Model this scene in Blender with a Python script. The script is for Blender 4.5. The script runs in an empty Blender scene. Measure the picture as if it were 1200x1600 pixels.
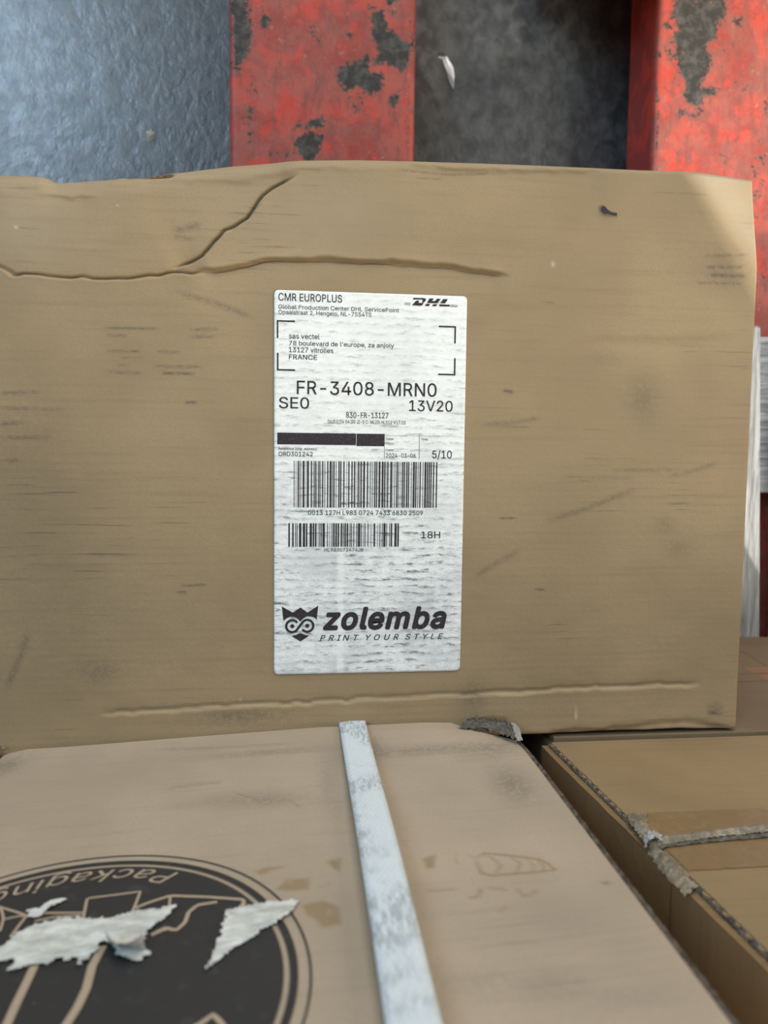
import bpy, bmesh, math, random
import numpy as np
from mathutils import Matrix, Vector

random.seed(7)
rng = np.random.RandomState(11)
SC = bpy.context.scene
COL = SC.collection

# ------------------------------------------------------------------ camera, light, exposure
cam_d = bpy.data.cameras.new('camera')
cam = bpy.data.objects.new('camera', cam_d)
COL.objects.link(cam)
CAM_ROT = ((0.993708, -0.002363, -0.111975), (0.010940, 0.997045, 0.076040), (0.111465, -0.076787, 0.990797))
cam.matrix_world = Matrix.Translation((0, 0, 0.78)) @ Matrix(CAM_ROT).to_4x4()
cam_d.sensor_fit = 'VERTICAL'
cam_d.sensor_height = 36.0
cam_d.lens = 27.0
cam_d.clip_start = 0.01
cam_d.dof.use_dof = True
cam_d.dof.focus_distance = 0.43
cam_d.dof.aperture_fstop = 9.0
SC.camera = cam

world = bpy.data.worlds.new('world')
SC.world = world
world.use_nodes = True
bg = world.node_tree.nodes['Background']
bg.inputs['Color'].default_value = (1.0, 0.97, 0.92, 1)
bg.inputs['Strength'].default_value = 0.15


def area(name, loc, target, sx, sy, power, color):
    d = bpy.data.lights.new(name, 'AREA')
    d.shape = 'RECTANGLE'
    d.size, d.size_y = sx, sy
    d.energy = power
    d.color = color
    o = bpy.data.objects.new(name, d)
    COL.objects.link(o)
    o.location = loc
    o.rotation_euler = (Vector(target) - Vector(loc)).to_track_quat('-Z', 'Y').to_euler()
    return o


# roof light towards the dock, warm ceiling lamp, bright lamp low over the aisle behind the load
area('roof_light', (-2.1, 1.95, 3.3), (-0.2, 0.3, 0.0), 1.7, 1.7, 108, (0.54, 0.77, 1.0))
area('dock_door', (0.4, 3.6, 1.3), (0.1, 0, 0.4), 2.0, 2.0, 84, (1.0, 0.97, 0.92))
area('side_fill', (1.5, 0.75, 1.1), (0.1, 0, 0.36), 1.0, 1.0, 14, (1.0, 0.93, 0.82))  # added fill without a known fixture; brightens the labelled carton from the right
area('ceiling_lamp', (1.35, -1.0, 2.0), (0.1, 0.05, 0.36), 0.9, 0.9, 32, (1.0, 0.94, 0.83))
KEY = Vector((1.38, -2.2, 1.0)).normalized() * 5.0
area('aisle_lamp', tuple(Vector((0.2, 0.2, 0.2)) + KEY), (0.2, 0.2, 0.2), 0.14, 0.14, 560, (1.0, 0.96, 0.88))

SC.view_settings.view_transform = 'Standard'
SC.view_settings.look = 'None'
SC.view_settings.gamma = 1.0
SC.view_settings.exposure = 0.0
SC.view_settings.use_curve_mapping = False


# ------------------------------------------------------------------ helpers
def mesh_obj(name, verts, faces, mat, parent=None, origin=(0, 0, 0), smooth=False, attrs=None):
    """One mesh object; verts are world coordinates, origin the world origin of its thing."""
    v = np.asarray(verts, dtype=np.float64).reshape(-1, 3) - np.asarray(origin)
    me = bpy.data.meshes.new(name)
    if isinstance(faces, np.ndarray):
        me.vertices.add(len(v))
        me.vertices.foreach_set('co', v.astype(np.float32).ravel())
        nf, k = faces.shape
        me.loops.add(nf * k)
        me.loops.foreach_set('vertex_index', faces.astype(np.int32).ravel())
        me.polygons.add(nf)
        me.polygons.foreach_set('loop_start', np.arange(0, nf * k, k, dtype=np.int32))
        me.update(calc_edges=True)
    else:
        me.from_pydata([tuple(p) for p in v], [], [tuple(f) for f in faces])
    if attrs:
        for an, data in attrs.items():
            a = me.attributes.new(an, 'FLOAT', 'POINT')
            a.data.foreach_set('value', np.asarray(data, dtype=np.float32).ravel())
    me.validate()
    if smooth:
        me.polygons.foreach_set('use_smooth', np.ones(len(me.polygons), dtype=bool))
    me.materials.append(mat)
    o = bpy.data.objects.new(name, me)
    COL.objects.link(o)
    if parent is not None:
        o.parent = parent
    else:
        o.location = origin
    return o


def thing(name, label, cat, loc=(0, 0, 0), group=None):
    o = bpy.data.objects.new(name, None)
    o.empty_display_size = 0.03
    COL.objects.link(o)
    o.location = loc
    tag(o, label, cat, group)
    return o


def tag(o, label, cat, group=None):
    o['label'] = label
    o['category'] = cat
    if group:
        o['group'] = group


def grid_faces(nu, nv):
    i, j = np.meshgrid(np.arange(nu - 1), np.arange(nv - 1), indexing='ij')
    a = (i * nv + j).ravel()
    return np.stack([a, a + nv, a + nv + 1, a + 1], 1)


def box_geo(x0, x1, y0, y1, z0, z1, bev=0.0):
    bm = bmesh.new()
    bmesh.ops.create_cube(bm, size=1.0)
    for v in bm.verts:
        v.co = Vector(((x0 + x1) / 2 + v.co.x * (x1 - x0), (y0 + y1) / 2 + v.co.y * (y1 - y0),
                       (z0 + z1) / 2 + v.co.z * (z1 - z0)))
    if bev > 0:
        bmesh.ops.bevel(bm, geom=list(bm.edges), offset=bev, segments=2, affect='EDGES', profile=0.5)
    bm.verts.index_update()
    V = [tuple(v.co) for v in bm.verts]
    F = [[v.index for v in f.verts] for f in bm.faces]
    bm.free()
    return V, F


def poly_dist(px, py, line):
    """signed distance to a polyline (positive on its left), and arc length of the foot point"""
    best = np.full(px.shape, 1e9)
    sgn = np.zeros(px.shape)
    arc = np.zeros(px.shape)
    s0 = 0.0
    for (ax, ay), (bx, by) in zip(line[:-1], line[1:]):
        dx, dy = bx - ax, by - ay
        L = math.hypot(dx, dy)
        t = np.clip(((px - ax) * dx + (py - ay) * dy) / (L * L), 0, 1)
        ex, ey = px - ax - t * dx, py - ay - t * dy
        d = np.hypot(ex, ey)
        m = d < best
        best = np.where(m, d, best)
        sgn = np.where(m, np.sign(dx * (py - ay) - dy * (px - ax)), sgn)
        arc = np.where(m, s0 + t * L, arc)
        s0 += L
    return best * sgn, arc, s0


def in_poly(px, py, poly):
    inside = np.zeros(px.shape, dtype=bool)
    n = len(poly)
    for i in range(n):
        x1, y1 = poly[i]
        x2, y2 = poly[(i + 1) % n]
        if y1 == y2:
            continue
        c = ((y1 > py) != (y2 > py)) & (px < (x2 - x1) * (py - y1) / (y2 - y1) + x1)
        inside ^= c
    return inside


def poly_mask(px, py, poly, soft):
    d, _, _ = poly_dist(px, py, list(poly) + [poly[0]])
    d = np.abs(d)
    ins = in_poly(px, py, poly)
    return np.clip(np.where(ins, 0.5 + d / soft, 0.5 - d / soft), 0, 1)


def value_noise(x, y, scale, seed):
    r = np.random.RandomState(seed)
    T = r.rand(64, 64)
    u, v = x * scale, y * scale
    i, j = np.floor(u).astype(int), np.floor(v).astype(int)
    fu, fv = u - i, v - j
    fu, fv = fu * fu * (3 - 2 * fu), fv * fv * (3 - 2 * fv)
    g = lambda a, b: T[a % 64, b % 64]
    return ((g(i, j) * (1 - fu) + g(i + 1, j) * fu) * (1 - fv) + (g(i, j + 1) * (1 - fu) + g(i + 1, j + 1) * fu) * fv)


def crease(px, py, line, up, lu, low, ll, w=0.0006, taper=0.012, groove=0.0):
    """folded crease: the left side of the line gets height up, the right side height low"""
    wob = (value_noise(px, py, 180, 3) - 0.5) * 0.0016
    d, a, L = poly_dist(px, py + wob, line)
    end = np.clip(np.minimum(a, L - a) / taper, 0, 1)
    end = end * end * (3 - 2 * end)
    k = 0.5 + 0.5 * np.tanh(d / w)
    return end * (k * up * np.exp(-np.abs(d) / lu) + (1 - k) * low * np.exp(-np.abs(d) / ll)
                  - groove * np.exp(-((d - 0.0009) / 0.0007) ** 2))


def stroke(px, py, line, w, strength):
    d, a, L = poly_dist(px, py, line)
    f = np.clip(1 - np.abs(d) / w, 0, 1)
    e = np.clip(np.minimum(a, L - a) / (0.15 * L) + 0.25, 0, 1)
    return strength * f * e


def blob(px, py, cx, cy, rx, ry, s):
    return s * np.exp(-(((px - cx) / rx) ** 2 + ((py - cy) / ry) ** 2))


# ------------------------------------------------------------------ materials
class NT:
    def __init__(self, name, rough=0.8, spec=0.3):
        self.m = bpy.data.materials.new(name)
        self.m.use_nodes = True
        self.t = self.m.node_tree
        self.b = self.t.nodes['Principled BSDF']
        self.b.inputs['Roughness'].default_value = rough
        self.b.inputs['Specular IOR Level'].default_value = spec
        self.co = self.t.nodes.new('ShaderNodeTexCoord').outputs['Object']

    def link(self, a, b):
        self.t.links.new(a, b)

    def mapping(self, scale, rot=(0, 0, 0), loc=(0, 0, 0)):
        n = self.t.nodes.new('ShaderNodeMapping')
        n.inputs['Scale'].default_value = scale
        n.inputs['Rotation'].default_value = rot
        n.inputs['Location'].default_value = loc
        self.link(self.co, n.inputs['Vector'])
        return n.outputs[0]

    def noise(self, scale, detail=3, rough=0.55, vec=None, dist=0.0):
        n = self.t.nodes.new('ShaderNodeTexNoise')
        n.inputs['Scale'].default_value = scale
        n.inputs['Detail'].default_value = detail
        n.inputs['Roughness'].default_value = rough
        n.inputs['Distortion'].default_value = dist
        self.link(vec if vec is not None else self.co, n.inputs['Vector'])
        return n.outputs['Fac']

    def wave(self, scale, axis, dist=0.0, vec=None):
        n = self.t.nodes.new('ShaderNodeTexWave')
        n.bands_direction = axis
        n.inputs['Scale'].default_value = scale
        n.inputs['Distortion'].default_value = dist
        n.inputs['Detail'].default_value = 1
        self.link(vec if vec is not None else self.co, n.inputs['Vector'])
        return n.outputs['Fac']

    def ramp(self, src, lo, hi, a=0.0, b=1.0):
        n = self.t.nodes.new('ShaderNodeMapRange')
        n.interpolation_type = 'SMOOTHSTEP'
        for k, v in zip(('From Min', 'From Max', 'To Min', 'To Max'), (lo, hi, a, b)):
            n.inputs[k].default_value = v
        self.link(src, n.inputs['Value'])
        return n.outputs[0]

    def math(self, op, a, b, clamp=False):
        n = self.t.nodes.new('ShaderNodeMath')
        n.operation = op
        n.use_clamp = clamp
        for i, x in enumerate((a, b)):
            if isinstance(x, (int, float)):
                n.inputs[i].default_value = x
            else:
                self.link(x, n.inputs[i])
        return n.outputs[0]

    def mix(self, fac, a, b, blend='MIX'):
        n = self.t.nodes.new('ShaderNodeMix')
        n.data_type = 'RGBA'
        n.blend_type = blend
        for key, x in (('Factor', fac), ('A', a), ('B', b)):
            s = [i for i in n.inputs if i.name == key and i.enabled][0] if key == 'Factor' else \
                [i for i in n.inputs if i.name == key and i.type == 'RGBA'][0]
            if isinstance(x, (int, float)):
                s.default_value = x
            elif isinstance(x, tuple):
                s.default_value = (x[0], x[1], x[2], 1)
            else:
                self.link(x, s)
        return [o for o in n.outputs if o.type == 'RGBA'][0]

    def attr(self, name):
        n = self.t.nodes.new('ShaderNodeAttribute')
        n.attribute_name = name
        return n.outputs['Fac']

    def bump(self, h, dist, strength=1.0, normal=None):
        n = self.t.nodes.new('ShaderNodeBump')
        n.inputs['Distance'].default_value = dist
        n.inputs['Strength'].default_value = strength
        self.link(h, n.inputs['Height'])
        if normal is not None:
            self.link(normal, n.inputs['Normal'])
        return n.outputs[0]

    def color(self, c):
        if isinstance(c, tuple):
            self.b.inputs['Base Color'].default_value = (c[0], c[1], c[2], 1)
        else:
            self.link(c, self.b.inputs['Base Color'])

    def normal(self, n):
        self.link(n, self.b.inputs['Normal'])

    def rough(self, r):
        self.link(r, self.b.inputs['Roughness'])


def mul(c, k):
    return tuple(x * k for x in c)


def kraft(name, c, streaks=0.5, horizontal='xy', flute=0.0041, attrs=False, rough=0.72):
    n = NT(name, rough, 0.25)
    # slow tone drift, paper fibre grain
    drift = n.noise(9, 3, 0.6)
    col = n.mix(n.ramp(drift, 0.3, 0.7), mul(c, 0.87), mul(c, 1.12))
    grain = n.noise(1500, 2, 0.6)
    col = n.mix(n.ramp(grain, 0.3, 0.7, 0, 0.5), col, mul(c, 0.80))
    if horizontal == 'xy':
        st, ax = (26, 520, 26), 'Y'
    else:
        st, ax = (26, 26, 520), 'Z'
    if streaks > 0:
        # rub marks where the corrugation ridges got scuffed
        s = n.noise(1.0, 4, 0.65, n.mapping(st))
        zone = n.ramp(n.noise(13, 2, 0.5), 0.50, 0.68)
        rub = n.math('MULTIPLY', n.ramp(s, 0.53, 0.70), n.ramp(n.wave(0.314 / flute, ax, 0.6), 0.35, 0.8))
        rub = n.math('MULTIPLY', rub, n.ramp(zone, 0, 1, 0.14, 1.0))
        col = n.mix(n.math('MULTIPLY', rub, streaks), col, (0.075, 0.062, 0.048))
        fine = n.ramp(n.noise(1.0, 3, 0.6, n.mapping(mul(st, 0.55))), 0.5, 0.8, 0, 0.28)
        col = n.mix(fine, col, mul(c, 0.6))
    if attrs:
        d = n.attr('dirt_and_shade')
        brk = n.ramp(n.noise(420, 3, 0.65), 0.30, 0.62)
        d = n.math('MULTIPLY', d, n.ramp(brk, 0, 1, 0.35, 1.0), True)
        col = n.mix(d, col, (0.055, 0.05, 0.046))
        e = n.attr('residue')
        e = n.math('MULTIPLY', e, n.ramp(n.noise(260, 3, 0.6), 0.25, 0.5, 0.45, 1.0), True)
        col = n.mix(e, col, (0.235, 0.165, 0.085))
        g = n.attr('rubbed_and_lit')
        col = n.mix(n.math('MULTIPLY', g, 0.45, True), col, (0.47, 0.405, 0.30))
    n.color(col)
    b = n.bump(n.wave(0.314 / flute, ax, 0.4), 0.00010, 0.20)
    b = n.bump(n.noise(70, 3, 0.6), 0.0012, 0.30, b)
    n.normal(n.bump(grain, 0.0001, 0.5, b))
    return n.m


KRAFT = (0.330, 0.235, 0.128)
M_box = kraft('kraft_board', KRAFT, 0.62, 'xy', attrs=True)
M_pale = kraft('pale_kraft_board', (0.365, 0.292, 0.212), 0.22, 'xz', attrs=True)
M_brown = kraft('golden_kraft_board', (0.245, 0.168, 0.086), 0.12, 'xz')
M_side = kraft('golden_kraft_shaded', (0.225, 0.142, 0.068), 0.10, 'xz')  # same board as the flaps, shade of the gap put into its colour
M_dull = kraft('dull_kraft_board', (0.150, 0.106, 0.062), 0.12, 'xz')


def edge_mat():
    n = NT('corrugated_edge', 0.9, 0.1)
    s = n.noise(1.0, 3, 0.6, n.mapping((500, 500, 260)))
    n.color(n.mix(n.ramp(s, 0.35, 0.65), (0.05, 0.042, 0.034), (0.125, 0.103, 0.08)))
    n.normal(n.bump(s, 0.001, 0.8))
    return n.m


M_edge = edge_mat()


def label_mat():
    n = NT('label_paper', 0.55, 0.35)
    base = (0.89, 0.88, 0.82)
    wear = n.attr('wear')
    s = n.noise(1.0, 5, 0.7, n.mapping((110, 420, 110)))
    fine = n.noise(1.0, 4, 0.7, n.mapping((260, 900, 260)))
    band = n.ramp(n.wave(0.314 / 0.0042, 'Y', 2.2), 0.25, 0.85)
    r = n.math('MULTIPLY', n.ramp(s, 0.42, 0.66), n.ramp(fine, 0.32, 0.64))
    r = n.math('MULTIPLY', r, n.ramp(band, 0, 1, 0.25, 1.0))
    speck = n.ramp(n.noise(1400, 3, 0.7), 0.50, 0.72, 0, 0.35)
    r = n.math('MULTIPLY', r, n.ramp(n.noise(24, 2), 0.3, 0.65, 0.5, 1.2))
    r = n.math('MULTIPLY', r, wear, True)
    col = n.mix(r, base, (0.17, 0.175, 0.17))
    col = n.mix(n.math('MULTIPLY', speck, wear), col, (0.30, 0.305, 0.30))
    haze = n.math('MULTIPLY', n.ramp(n.noise(30, 4, 0.7), 0.42, 0.7, 0, 0.38), wear, True)
    col = n.mix(haze, col, (0.46, 0.47, 0.455))
    n.color(col)
    n.normal(n.bump(n.wave(0.314 / 0.0042, 'Y', 0.6), 0.0002, 0.4))
    return n.m


M_label = label_mat()


def ink_mat(name, c, worn=0.0, worn_to=(0.6, 0.6, 0.58), scale=500):
    n = NT(name, 0.6, 0.25)
    if worn > 0:
        f = n.ramp(n.noise(scale, 4, 0.7), 0.56, 0.68, 0, worn)
        n.color(n.mix(f, c, worn_to))
    else:
        n.color(c)
    return n.m


M_ink = ink_mat('label_ink', (0.034, 0.026, 0.029), 0.22, (0.45, 0.44, 0.44), 1300)
M_ink_faint = ink_mat('label_ink_worn', (0.07, 0.065, 0.066), 0.8, (0.62, 0.62, 0.6), 1100)
M_ink_grey = ink_mat('label_ink_grey', (0.33, 0.32, 0.33))
M_black_print = ink_mat('box_print_black', (0.030, 0.029, 0.028), 0.22, (0.10, 0.095, 0.09), 120)
M_beige_print = ink_mat('unprinted_board', (0.36, 0.28, 0.20), 0.4, (0.22, 0.17, 0.12), 300)
M_mark = ink_mat('black_mark', (0.035, 0.033, 0.036))


def fibre_mat():
    n = NT('torn_paper_fibre', 0.95, 0.1)
    s = n.noise(1.0, 5, 0.7, n.mapping((90, 90, 220), (0, 0.5, 0)))
    n.color(n.mix(n.ramp(s, 0.35, 0.7), (0.40, 0.40, 0.365), (0.66, 0.66, 0.61)))
    n.normal(n.bump(n.noise(500, 4, 0.7), 0.0008, 0.8))
    return n.m


M_fibre = fibre_mat()


def strap_mat():
    n = NT('woven_strap', 0.5, 0.35)
    c = (0.56, 0.61, 0.63)
    d1 = n.noise(1.0, 3, 0.6, n.mapping((700, 700, 170), (0, 0.45, 0)))
    zone = n.ramp(n.noise(30, 3, 0.5), 0.43, 0.58)
    f = n.math('MULTIPLY', n.ramp(d1, 0.38, 0.62), zone)
    f = n.math('MULTIPLY', f, 0.62)
    col = n.mix(f, c, (0.20, 0.22, 0.235))
    col = n.mix(n.ramp(n.noise(60, 4, 0.7), 0.5, 0.8, 0, 0.4), col, (0.42, 0.47, 0.48))
    n.color(col)
    w1 = n.wave(160, 'X', 0.3, n.mapping((1, 1, 1), (0, 0.5, 0)))
    w2 = n.wave(160, 'X', 0.3, n.mapping((1, 1, 1), (0, -0.5, 0)))
    n.normal(n.bump(n.math('MAXIMUM', w1, w2), 0.0003, 0.5))
    return n.m


M_strap = strap_mat()


def tape_mat(name, c, rough=0.35, film=False, mix_c=(0.5, 0.5, 0.46)):
    n = NT(name, rough, 0.5)
    s = n.noise(160, 4, 0.7, dist=1.0)
    n.color(n.mix(n.ramp(s, 0.45, 0.72), c, mix_c))
    n.normal(n.bump(n.noise(240 if film else 60, 4, 0.7, dist=1.5), 0.0015 if film else 0.0004, 0.8))
    return n.m


M_tape = tape_mat('brown_packing_tape', (0.185, 0.115, 0.052), 0.42, False, (0.22, 0.145, 0.070))
M_tape_dark = tape_mat('brown_tape_on_far_carton', (0.21, 0.105, 0.055), 0.45, False, (0.23, 0.12, 0.065))
M_film = tape_mat('crumpled_clear_tape', (0.17, 0.135, 0.088), 0.16, True, (0.30, 0.26, 0.195))
M_grey_film = tape_mat('dirty_grey_tape', (0.085, 0.08, 0.065), 0.28, True, (0.21, 0.195, 0.165))
M_white_film = tape_mat('pale_grey_tape', (0.30, 0.30, 0.28), 0.25, True, (0.46, 0.46, 0.43))


def floor_mat():
    n = NT('painted_concrete', 0.42, 1.0)
    n.b.inputs['Coat Weight'].default_value = 0.35
    n.b.inputs['Coat Roughness'].default_value = 0.22
    flake = n.noise(75, 5, 0.62, n.mapping((1.0, 0.75, 1), (0, 0, -0.5)), 0.35)
    col = n.mix(n.ramp(flake, 0.35, 0.68), (0.024, 0.024, 0.022), (0.078, 0.077, 0.072))
    col = n.mix(n.ramp(n.noise(8, 3, 0.6), 0.35, 0.7, 0, 0.5), col, (0.032, 0.031, 0.029))
    pits = n.ramp(n.noise(130, 2, 0.5), 0.66, 0.74)
    col = n.mix(n.math('MULTIPLY', pits, 0.6), col, (0.015, 0.015, 0.015))
    n.color(col)
    n.rough(n.ramp(n.noise(60, 4, 0.6), 0.3, 0.7, 0.32, 0.46))
    b = n.bump(flake, 0.003, 0.30)
    b = n.bump(n.noise(210, 4, 0.65, n.mapping((1.0, 0.6, 1), (0, 0, -0.5)), 0.3), 0.0012, 0.28, b)
    n.normal(b)
    return n.m


M_floor = floor_mat()


def fork_mat():
    n = NT('worn_red_paint', 0.5, 0.22)
    top = n.attr('top')
    streak = n.noise(1.0, 5, 0.72, n.mapping((170, 46, 170)))
    patch = n.noise(30, 6, 0.72, dist=0.4)
    red = n.mix(n.ramp(patch, 0.47, 0.56), (0.33, 0.048, 0.036), (0.54, 0.056, 0.034))
    # dust and rub haze, broken up at several sizes
    haze = n.math('MULTIPLY', n.ramp(n.noise(34, 7, 0.8), 0.36, 0.60, 0.0, 0.62), top)
    red = n.mix(haze, red, (0.31, 0.125, 0.096))
    red = n.mix(n.math('MULTIPLY', n.ramp(streak, 0.48, 0.64, 0, 0.6), top), red, (0.19, 0.070, 0.056))
    pale = n.math('MULTIPLY', n.ramp(n.noise(150, 5, 0.75), 0.60, 0.70, 0, 0.55), top)
    red = n.mix(pale, red, (0.36, 0.26, 0.22))
    w = n.attr('wear')
    w = n.math('ADD', w, n.math('MULTIPLY', n.math('MULTIPLY', n.math('SUBTRACT', n.noise(95, 6, 0.78, dist=0.5), 0.5), top), 2.5))
    w = n.math('ADD', w, n.math('MULTIPLY', n.math('MULTIPLY', n.math('SUBTRACT', n.noise(330, 4, 0.75), 0.5), top), 1.3))
    bare = n.ramp(w, 0.48, 0.66)
    half = n.ramp(w, 0.22, 0.55, 0, 0.7)
    col = n.mix(half, red, (0.24, 0.09, 0.07))
    steel = n.mix(n.ramp(n.noise(120, 4, 0.7), 0.4, 0.7), (0.040, 0.036, 0.031), (0.10, 0.092, 0.08))
    col = n.mix(bare, col, steel)
    n.color(col)
    n.rough(n.ramp(bare, 0, 1, 0.5, 0.62))
    b = n.bump(bare, 0.0006, -0.7)
    n.normal(n.bump(n.noise(150, 4, 0.65), 0.0006, 0.25, b))
    return n.m


M_fork = fork_mat()


def wood_mat():
    n = NT('weathered_grey_wood', 0.85, 0.15)
    g = n.noise(1.0, 5, 0.65, n.mapping((260, 16, 260)), 0.6)
    col = n.mix(n.ramp(g, 0.32, 0.68), (0.15, 0.15, 0.15), (0.38, 0.385, 0.385))
    col = n.mix(n.ramp(n.noise(14, 3), 0.4, 0.7, 0, 0.4), col, (0.30, 0.28, 0.25))
    n.color(col)
    n.normal(n.bump(g, 0.002, 0.6))
    return n.m


def wood_cross_mat():
    n = NT('weathered_grey_wood_cross', 0.85, 0.15)
    g = n.noise(1.0, 5, 0.65, n.mapping((16, 260, 260)), 0.6)
    n.color(n.mix(n.ramp(g, 0.32, 0.68), (0.16, 0.16, 0.16), (0.45, 0.455, 0.46)))
    n.normal(n.bump(g, 0.002, 0.6))
    return n.m


M_wood = wood_mat()
M_wood_x = wood_cross_mat()
M_dark_steel = ink_mat('black_steel', (0.02, 0.02, 0.02))
M_lint = ink_mat('white_lint', (0.55, 0.56, 0.55))
M_crumb = ink_mat('tan_crumb', (0.34, 0.32, 0.27))

# ------------------------------------------------------------------ floor
fl = mesh_obj('floor', [(-4, -4, 0), (4, -4, 0), (4, 4, 0), (-4, 4, 0)], [(0, 1, 2, 3)], M_floor)
fl['kind'] = 'structure'

wl = mesh_obj('wall_back', [(-4, -4, 0), (4, -4, 0), (4, -4, 3.2), (-4, -4, 3.2)], [(0, 1, 2, 3)], ink_mat('grey_wall', (0.25, 0.25, 0.24)))
wl['kind'] = 'structure'

# ------------------------------------------------------------------ pallet truck forks
TRUCK = thing('pallet_truck', 'red pallet truck whose two scuffed forks lie on the dark floor', 'pallet truck', (0.2127, 0.45, 0.0))
TO = (0.2127, 0.45, 0.0)


def fork(x0, x1, wear_polys, soft_blobs, lines):
    zt, zb, r, th = 0.085, 0.028, 0.006, 0.005
    prof = [(x0, zb)]
    for k in range(6):
        a = math.pi - k * (math.pi / 2) / 5
        prof.append((x0 + r + r * math.cos(a), zt - r + r * math.sin(a)))
    for k in range(1, 100):
        prof.append((x0 + r + (x1 - x0 - 2 * r) * k / 100, zt))
    for k in range(6):
        a = math.pi / 2 - k * (math.pi / 2) / 5
        prof.append((x1 - r + r * math.cos(a), zt - r + r * math.sin(a)))
    prof.append((x1, zb))
    prof += [(x1 - th, zb), (x1 - th, zt - th), (x0 + th, zt - th), (x0 + th, zb)]
    prof.append(prof[0])
    ys = np.concatenate([np.linspace(-0.56, 0.10, 12), np.linspace(0.10, 0.44, 230)[1:], np.linspace(0.44, 0.62, 6)[1:]])
    P = np.zeros((len(ys), len(prof), 3))
    pa = np.array(prof)
    P[:, :, 0] = pa[None, :, 0]
    P[:, :, 2] = pa[None, :, 1]
    P[:, :, 1] = ys[:, None]
    # tapered, slightly drooping tip
    tip = np.clip((-0.50 - ys) / 0.06, 0, 1)
    cx = (x0 + x1) / 2
    P[:, :, 0] = cx + (P[:, :, 0] - cx) * (1 - 0.35 * tip[:, None] ** 2)
    # hammered dents
    P[:, :, 2] -= 0.0006 * value_noise(P[:, :, 0], P[:, :, 1], 60, 5) * (P[:, :, 2] > zt - 0.001)
    X, Y = P[:, :, 0], P[:, :, 1]
    w = np.zeros(X.shape)
    for poly in wear_polys:
        w = np.maximum(w, poly_mask(X, Y, poly, 0.010))
    for b in soft_blobs:
        w = np.maximum(w, blob(X, Y, *b))
    for ln, ww, s in lines:
        w = np.maximum(w, stroke(X, Y, ln, ww, s))
    w *= (P[:, :, 2] > zt - r)
    o = mesh_obj('fork', P.reshape(-1, 3), grid_faces(len(ys), len(prof)), M_fork, TRUCK, TO, True, {'wear': w.ravel(), 'top': (P[:, :, 2] > zt - r * 0.8).astype(float).ravel()})
    return o


Z1 = '.085'
polys_a = [
    [(-0.0569, 0.3913), (-0.0419, 0.3925), (-0.0419, 0.3841), (-0.0391, 0.3607), (-0.0413, 0.3437), (-0.0471, 0.3335), (-0.0515, 0.3234), (-0.0572, 0.3287), (-0.0565, 0.3622)],
    [(-0.0348, 0.3631), (-0.0309, 0.3766), (-0.0236, 0.3736), (-0.0254, 0.3619)],
    [(0.0604, 0.3789), (0.0730, 0.3841), (0.0776, 0.3702), (0.0867, 0.3637), (0.1003, 0.3575), (0.1005, 0.3489), (0.0901, 0.3339), (0.0795, 0.3404), (0.0720, 0.3399), (0.0638, 0.3358), (0.0666, 0.3481), (0.0674, 0.3510)],
    [(0.0326, 0.3216), (0.0362, 0.3361), (0.0525, 0.3436), (0.0607, 0.3463), (0.0623, 0.3335), (0.0736, 0.3314), (0.0729, 0.3184), (0.0633, 0.3099), (0.0557, 0.3173), (0.0393, 0.3149)],
    [(0.0776, 0.3072), (0.0843, 0.3141), (0.0882, 0.3078), (0.0829, 0.3043)],
    [(-0.0071, 0.2707), (0.0054, 0.2764), (0.0098, 0.2809), (0.0210, 0.2751), (0.0181, 0.2591), (0.0070, 0.2513), (-0.0034, 0.2637)],
    [(0.0083, 0.2887), (0.0209, 0.2923), (0.0209, 0.2844), (0.0054, 0.2792)],
    [(-0.0034, 0.2830), (0.0010, 0.2883), (0.0032, 0.2820), (-0.0012, 0.2796)],
    [(0.0714, 0.3925), (0.0743, 0.4012), (0.0922, 0.4025), (0.0863, 0.3929), (0.0789, 0.3874)],
]
blobs_a = [(0.0129, 0.3565, 0.009, 0.016, 0.42), (-0.0390, 0.3161, 0.010, 0.03, 0.33), (-0.0402, 0.2895, 0.010, 0.02, 0.42),
           (-0.0391, 0.2709, 0.012, 0.012, 0.45), (0.0521, 0.3056, 0.012, 0.02, 0.42), (0.0433, 0.3613, 0.004, 0.009, 0.5),
           (-0.0155, 0.2587, 0.014, 0.008, 0.42), (0.0738, 0.3820, 0.03, 0.012, 0.40), (0.0976, 0.3677, 0.005, 0.02, 0.45)]
fork(-0.0590, 0.1025, polys_a, blobs_a, [([(0.0973, 0.3029), (0.0954, 0.2783)], 0.002, 0.5)])
polys_b = [
    [(0.3370, 0.4087), (0.3463, 0.4193), (0.3879, 0.4224), (0.3883, 0.4013), (0.3805, 0.3951), (0.3800, 0.3794), (0.3697, 0.3753), (0.3784, 0.3613), (0.3716, 0.3474), (0.3671, 0.3380), (0.3845, 0.3380), (0.3823, 0.3316), (0.3699, 0.3292), (0.3680, 0.3177), (0.3605, 0.3196), (0.3497, 0.3257), (0.3496, 0.3415), (0.3429, 0.3545), (0.3449, 0.3658), (0.3372, 0.3754), (0.3403, 0.3878), (0.3368, 0.3987)],
    [(0.3268, 0.3891), (0.3328, 0.3934), (0.3372, 0.3882), (0.3319, 0.3845)],
    [(0.3318, 0.3717), (0.3368, 0.3698), (0.3415, 0.3600), (0.3348, 0.3585)],
    [(0.3235, 0.3672), (0.3283, 0.3675), (0.3282, 0.3614), (0.3249, 0.3623)],
    [(0.3447, 0.3135), (0.3532, 0.3169), (0.3695, 0.3116), (0.3584, 0.3092)],
    [(0.3374, 0.3407), (0.3422, 0.3433), (0.3485, 0.3391), (0.3413, 0.3353)],
    [(0.3964, 0.4007), (0.4026, 0.4000), (0.4043, 0.3923), (0.3980, 0.3930)],
]
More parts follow.
